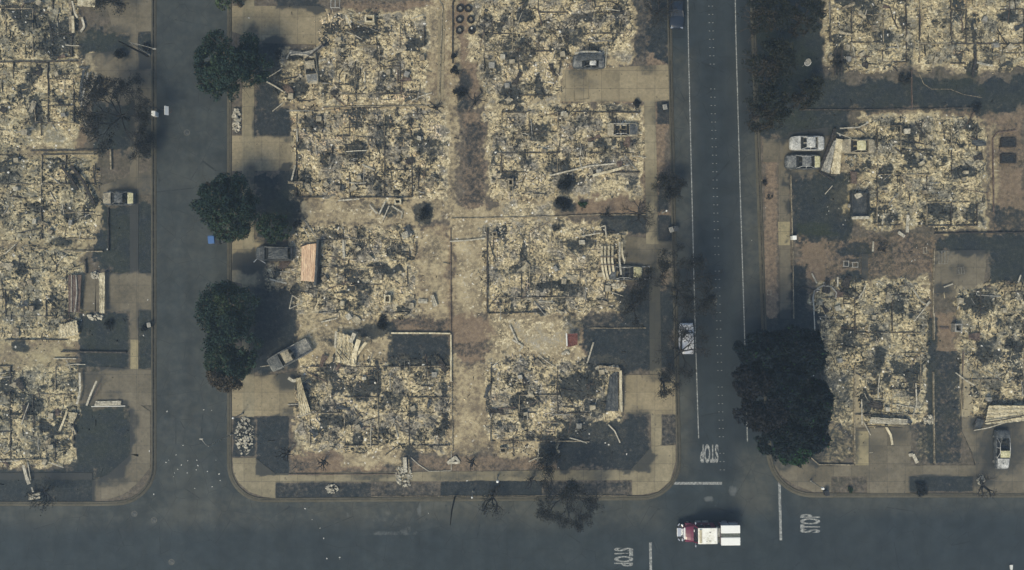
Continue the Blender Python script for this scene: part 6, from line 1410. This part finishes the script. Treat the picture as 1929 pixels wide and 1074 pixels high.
heap('white brick pieces around the upper end of the long cream beam', 182, 519, 10, 7, 40, 3)
heap('white brick pieces around the lower end of the long cream beam', 180, 597, 14, 6, 40, 4)
heap('pale rubble in the parking strip bed at the street corner', 462, 820, 18, 36, 200, 5, smax=.35)
heap('small pale rubble heap in the bottom pavement strip', 626, 920, 12, 9, 60, 6, smax=.3)
heap('pale rubble heap beside the corner of the front frame car', 1160, 536, 20, 7, 90, 7)
heap('pale rubble spilled over the bottom pavement', 762, 895, 16, 22, 120, 8, smax=.35)
heap('pale rubble along the front corner of the tan driveway ruin', 1145, 694, 24, 6, 90, 9)
heap('pale rubble heap on the planter near the lower right kerb', 1846, 903, 8, 10, 50, 10, smax=.3)
sc0 = None
pts_l = [(315, 775), (384, 772), (399, 773), (345, 839), (332, 857), (318, 867), (313, 871), (342, 876), (354, 868), (371, 867), (373, 877), (370, 885), (335, 884), (329, 891), (327, 898), (353, 891), (391, 888), (407, 867), (413, 893), (415, 905), (400, 917), (367, 920), (283, 849), (290, 931), (575, 958), (603, 995), (588, 979), (610, 1014), (640, 1053), (640, 1050), (616, 1052), (807, 967), (880, 905), (1170, 200), (1157, 196), (1191, 196), (1199, 216), (1195, 205), (1178, 610), (440, 160), (470, 35), (1441, 392), (1416, 453), (188, 502), (178, 572), (590, 670), (598, 673), (582, 692), (1180, 855), (1052, 880), (1745, 460), (1725, 467), (1722, 490), (1716, 492), (1558, 390), (1560, 398), (1556, 404), (280, 565), (272, 632), (204, 470), (179, 273), (1904, 1068)]
for i, (x, y) in enumerate(pts_l):
    if sc0 is None:
        mb = MB(); mb.box((0, 0, .04), (.15, .09, .05), jit=.02); sc0 = mb.build('litter_scrap', M['speckwhite']); o = sc0
    else: o = sc0.copy(); col.objects.link(o)
    inroad = inpoly(np.array([x]), np.array([y]), kerb_mid)[0] or (x < 289 and y < 940) or (x > 1430 and y < 930)
    o.location = W(x, y, 0, .20 if inroad else .003); o.rotation_euler = (0, 0, R.uniform(0, 3)); o.scale = (R.uniform(.5, 1.3),) * 3 if i < len(pts_l) - 1 else (4,) * 3
    tag(o, 'small white scrap of litter lying on bare ground or road', 'litter', 'white scraps of litter on the ground')

# ------------------------------------------------------------------ smoky air
def haze():
    mb = MB(); mb.box((0, 0, (H + 3 - 2) / 2), (1600, 1600, H + 3 + 2))
    m = bpy.data.materials.new('smoky_air'); m.use_nodes = True; t = m.node_tree; t.nodes.clear()
    o = t.nodes.new('ShaderNodeOutputMaterial'); v = t.nodes.new('ShaderNodeVolumePrincipled')
    v.inputs['Color'].default_value = (.58, .78, 1.0, 1); v.inputs['Density'].default_value = .0009; v.inputs['Anisotropy'].default_value = .2
    t.links.new(v.outputs[0], o.inputs['Volume'])
    tag(mb.build('haze', m), kind='stuff')
haze()
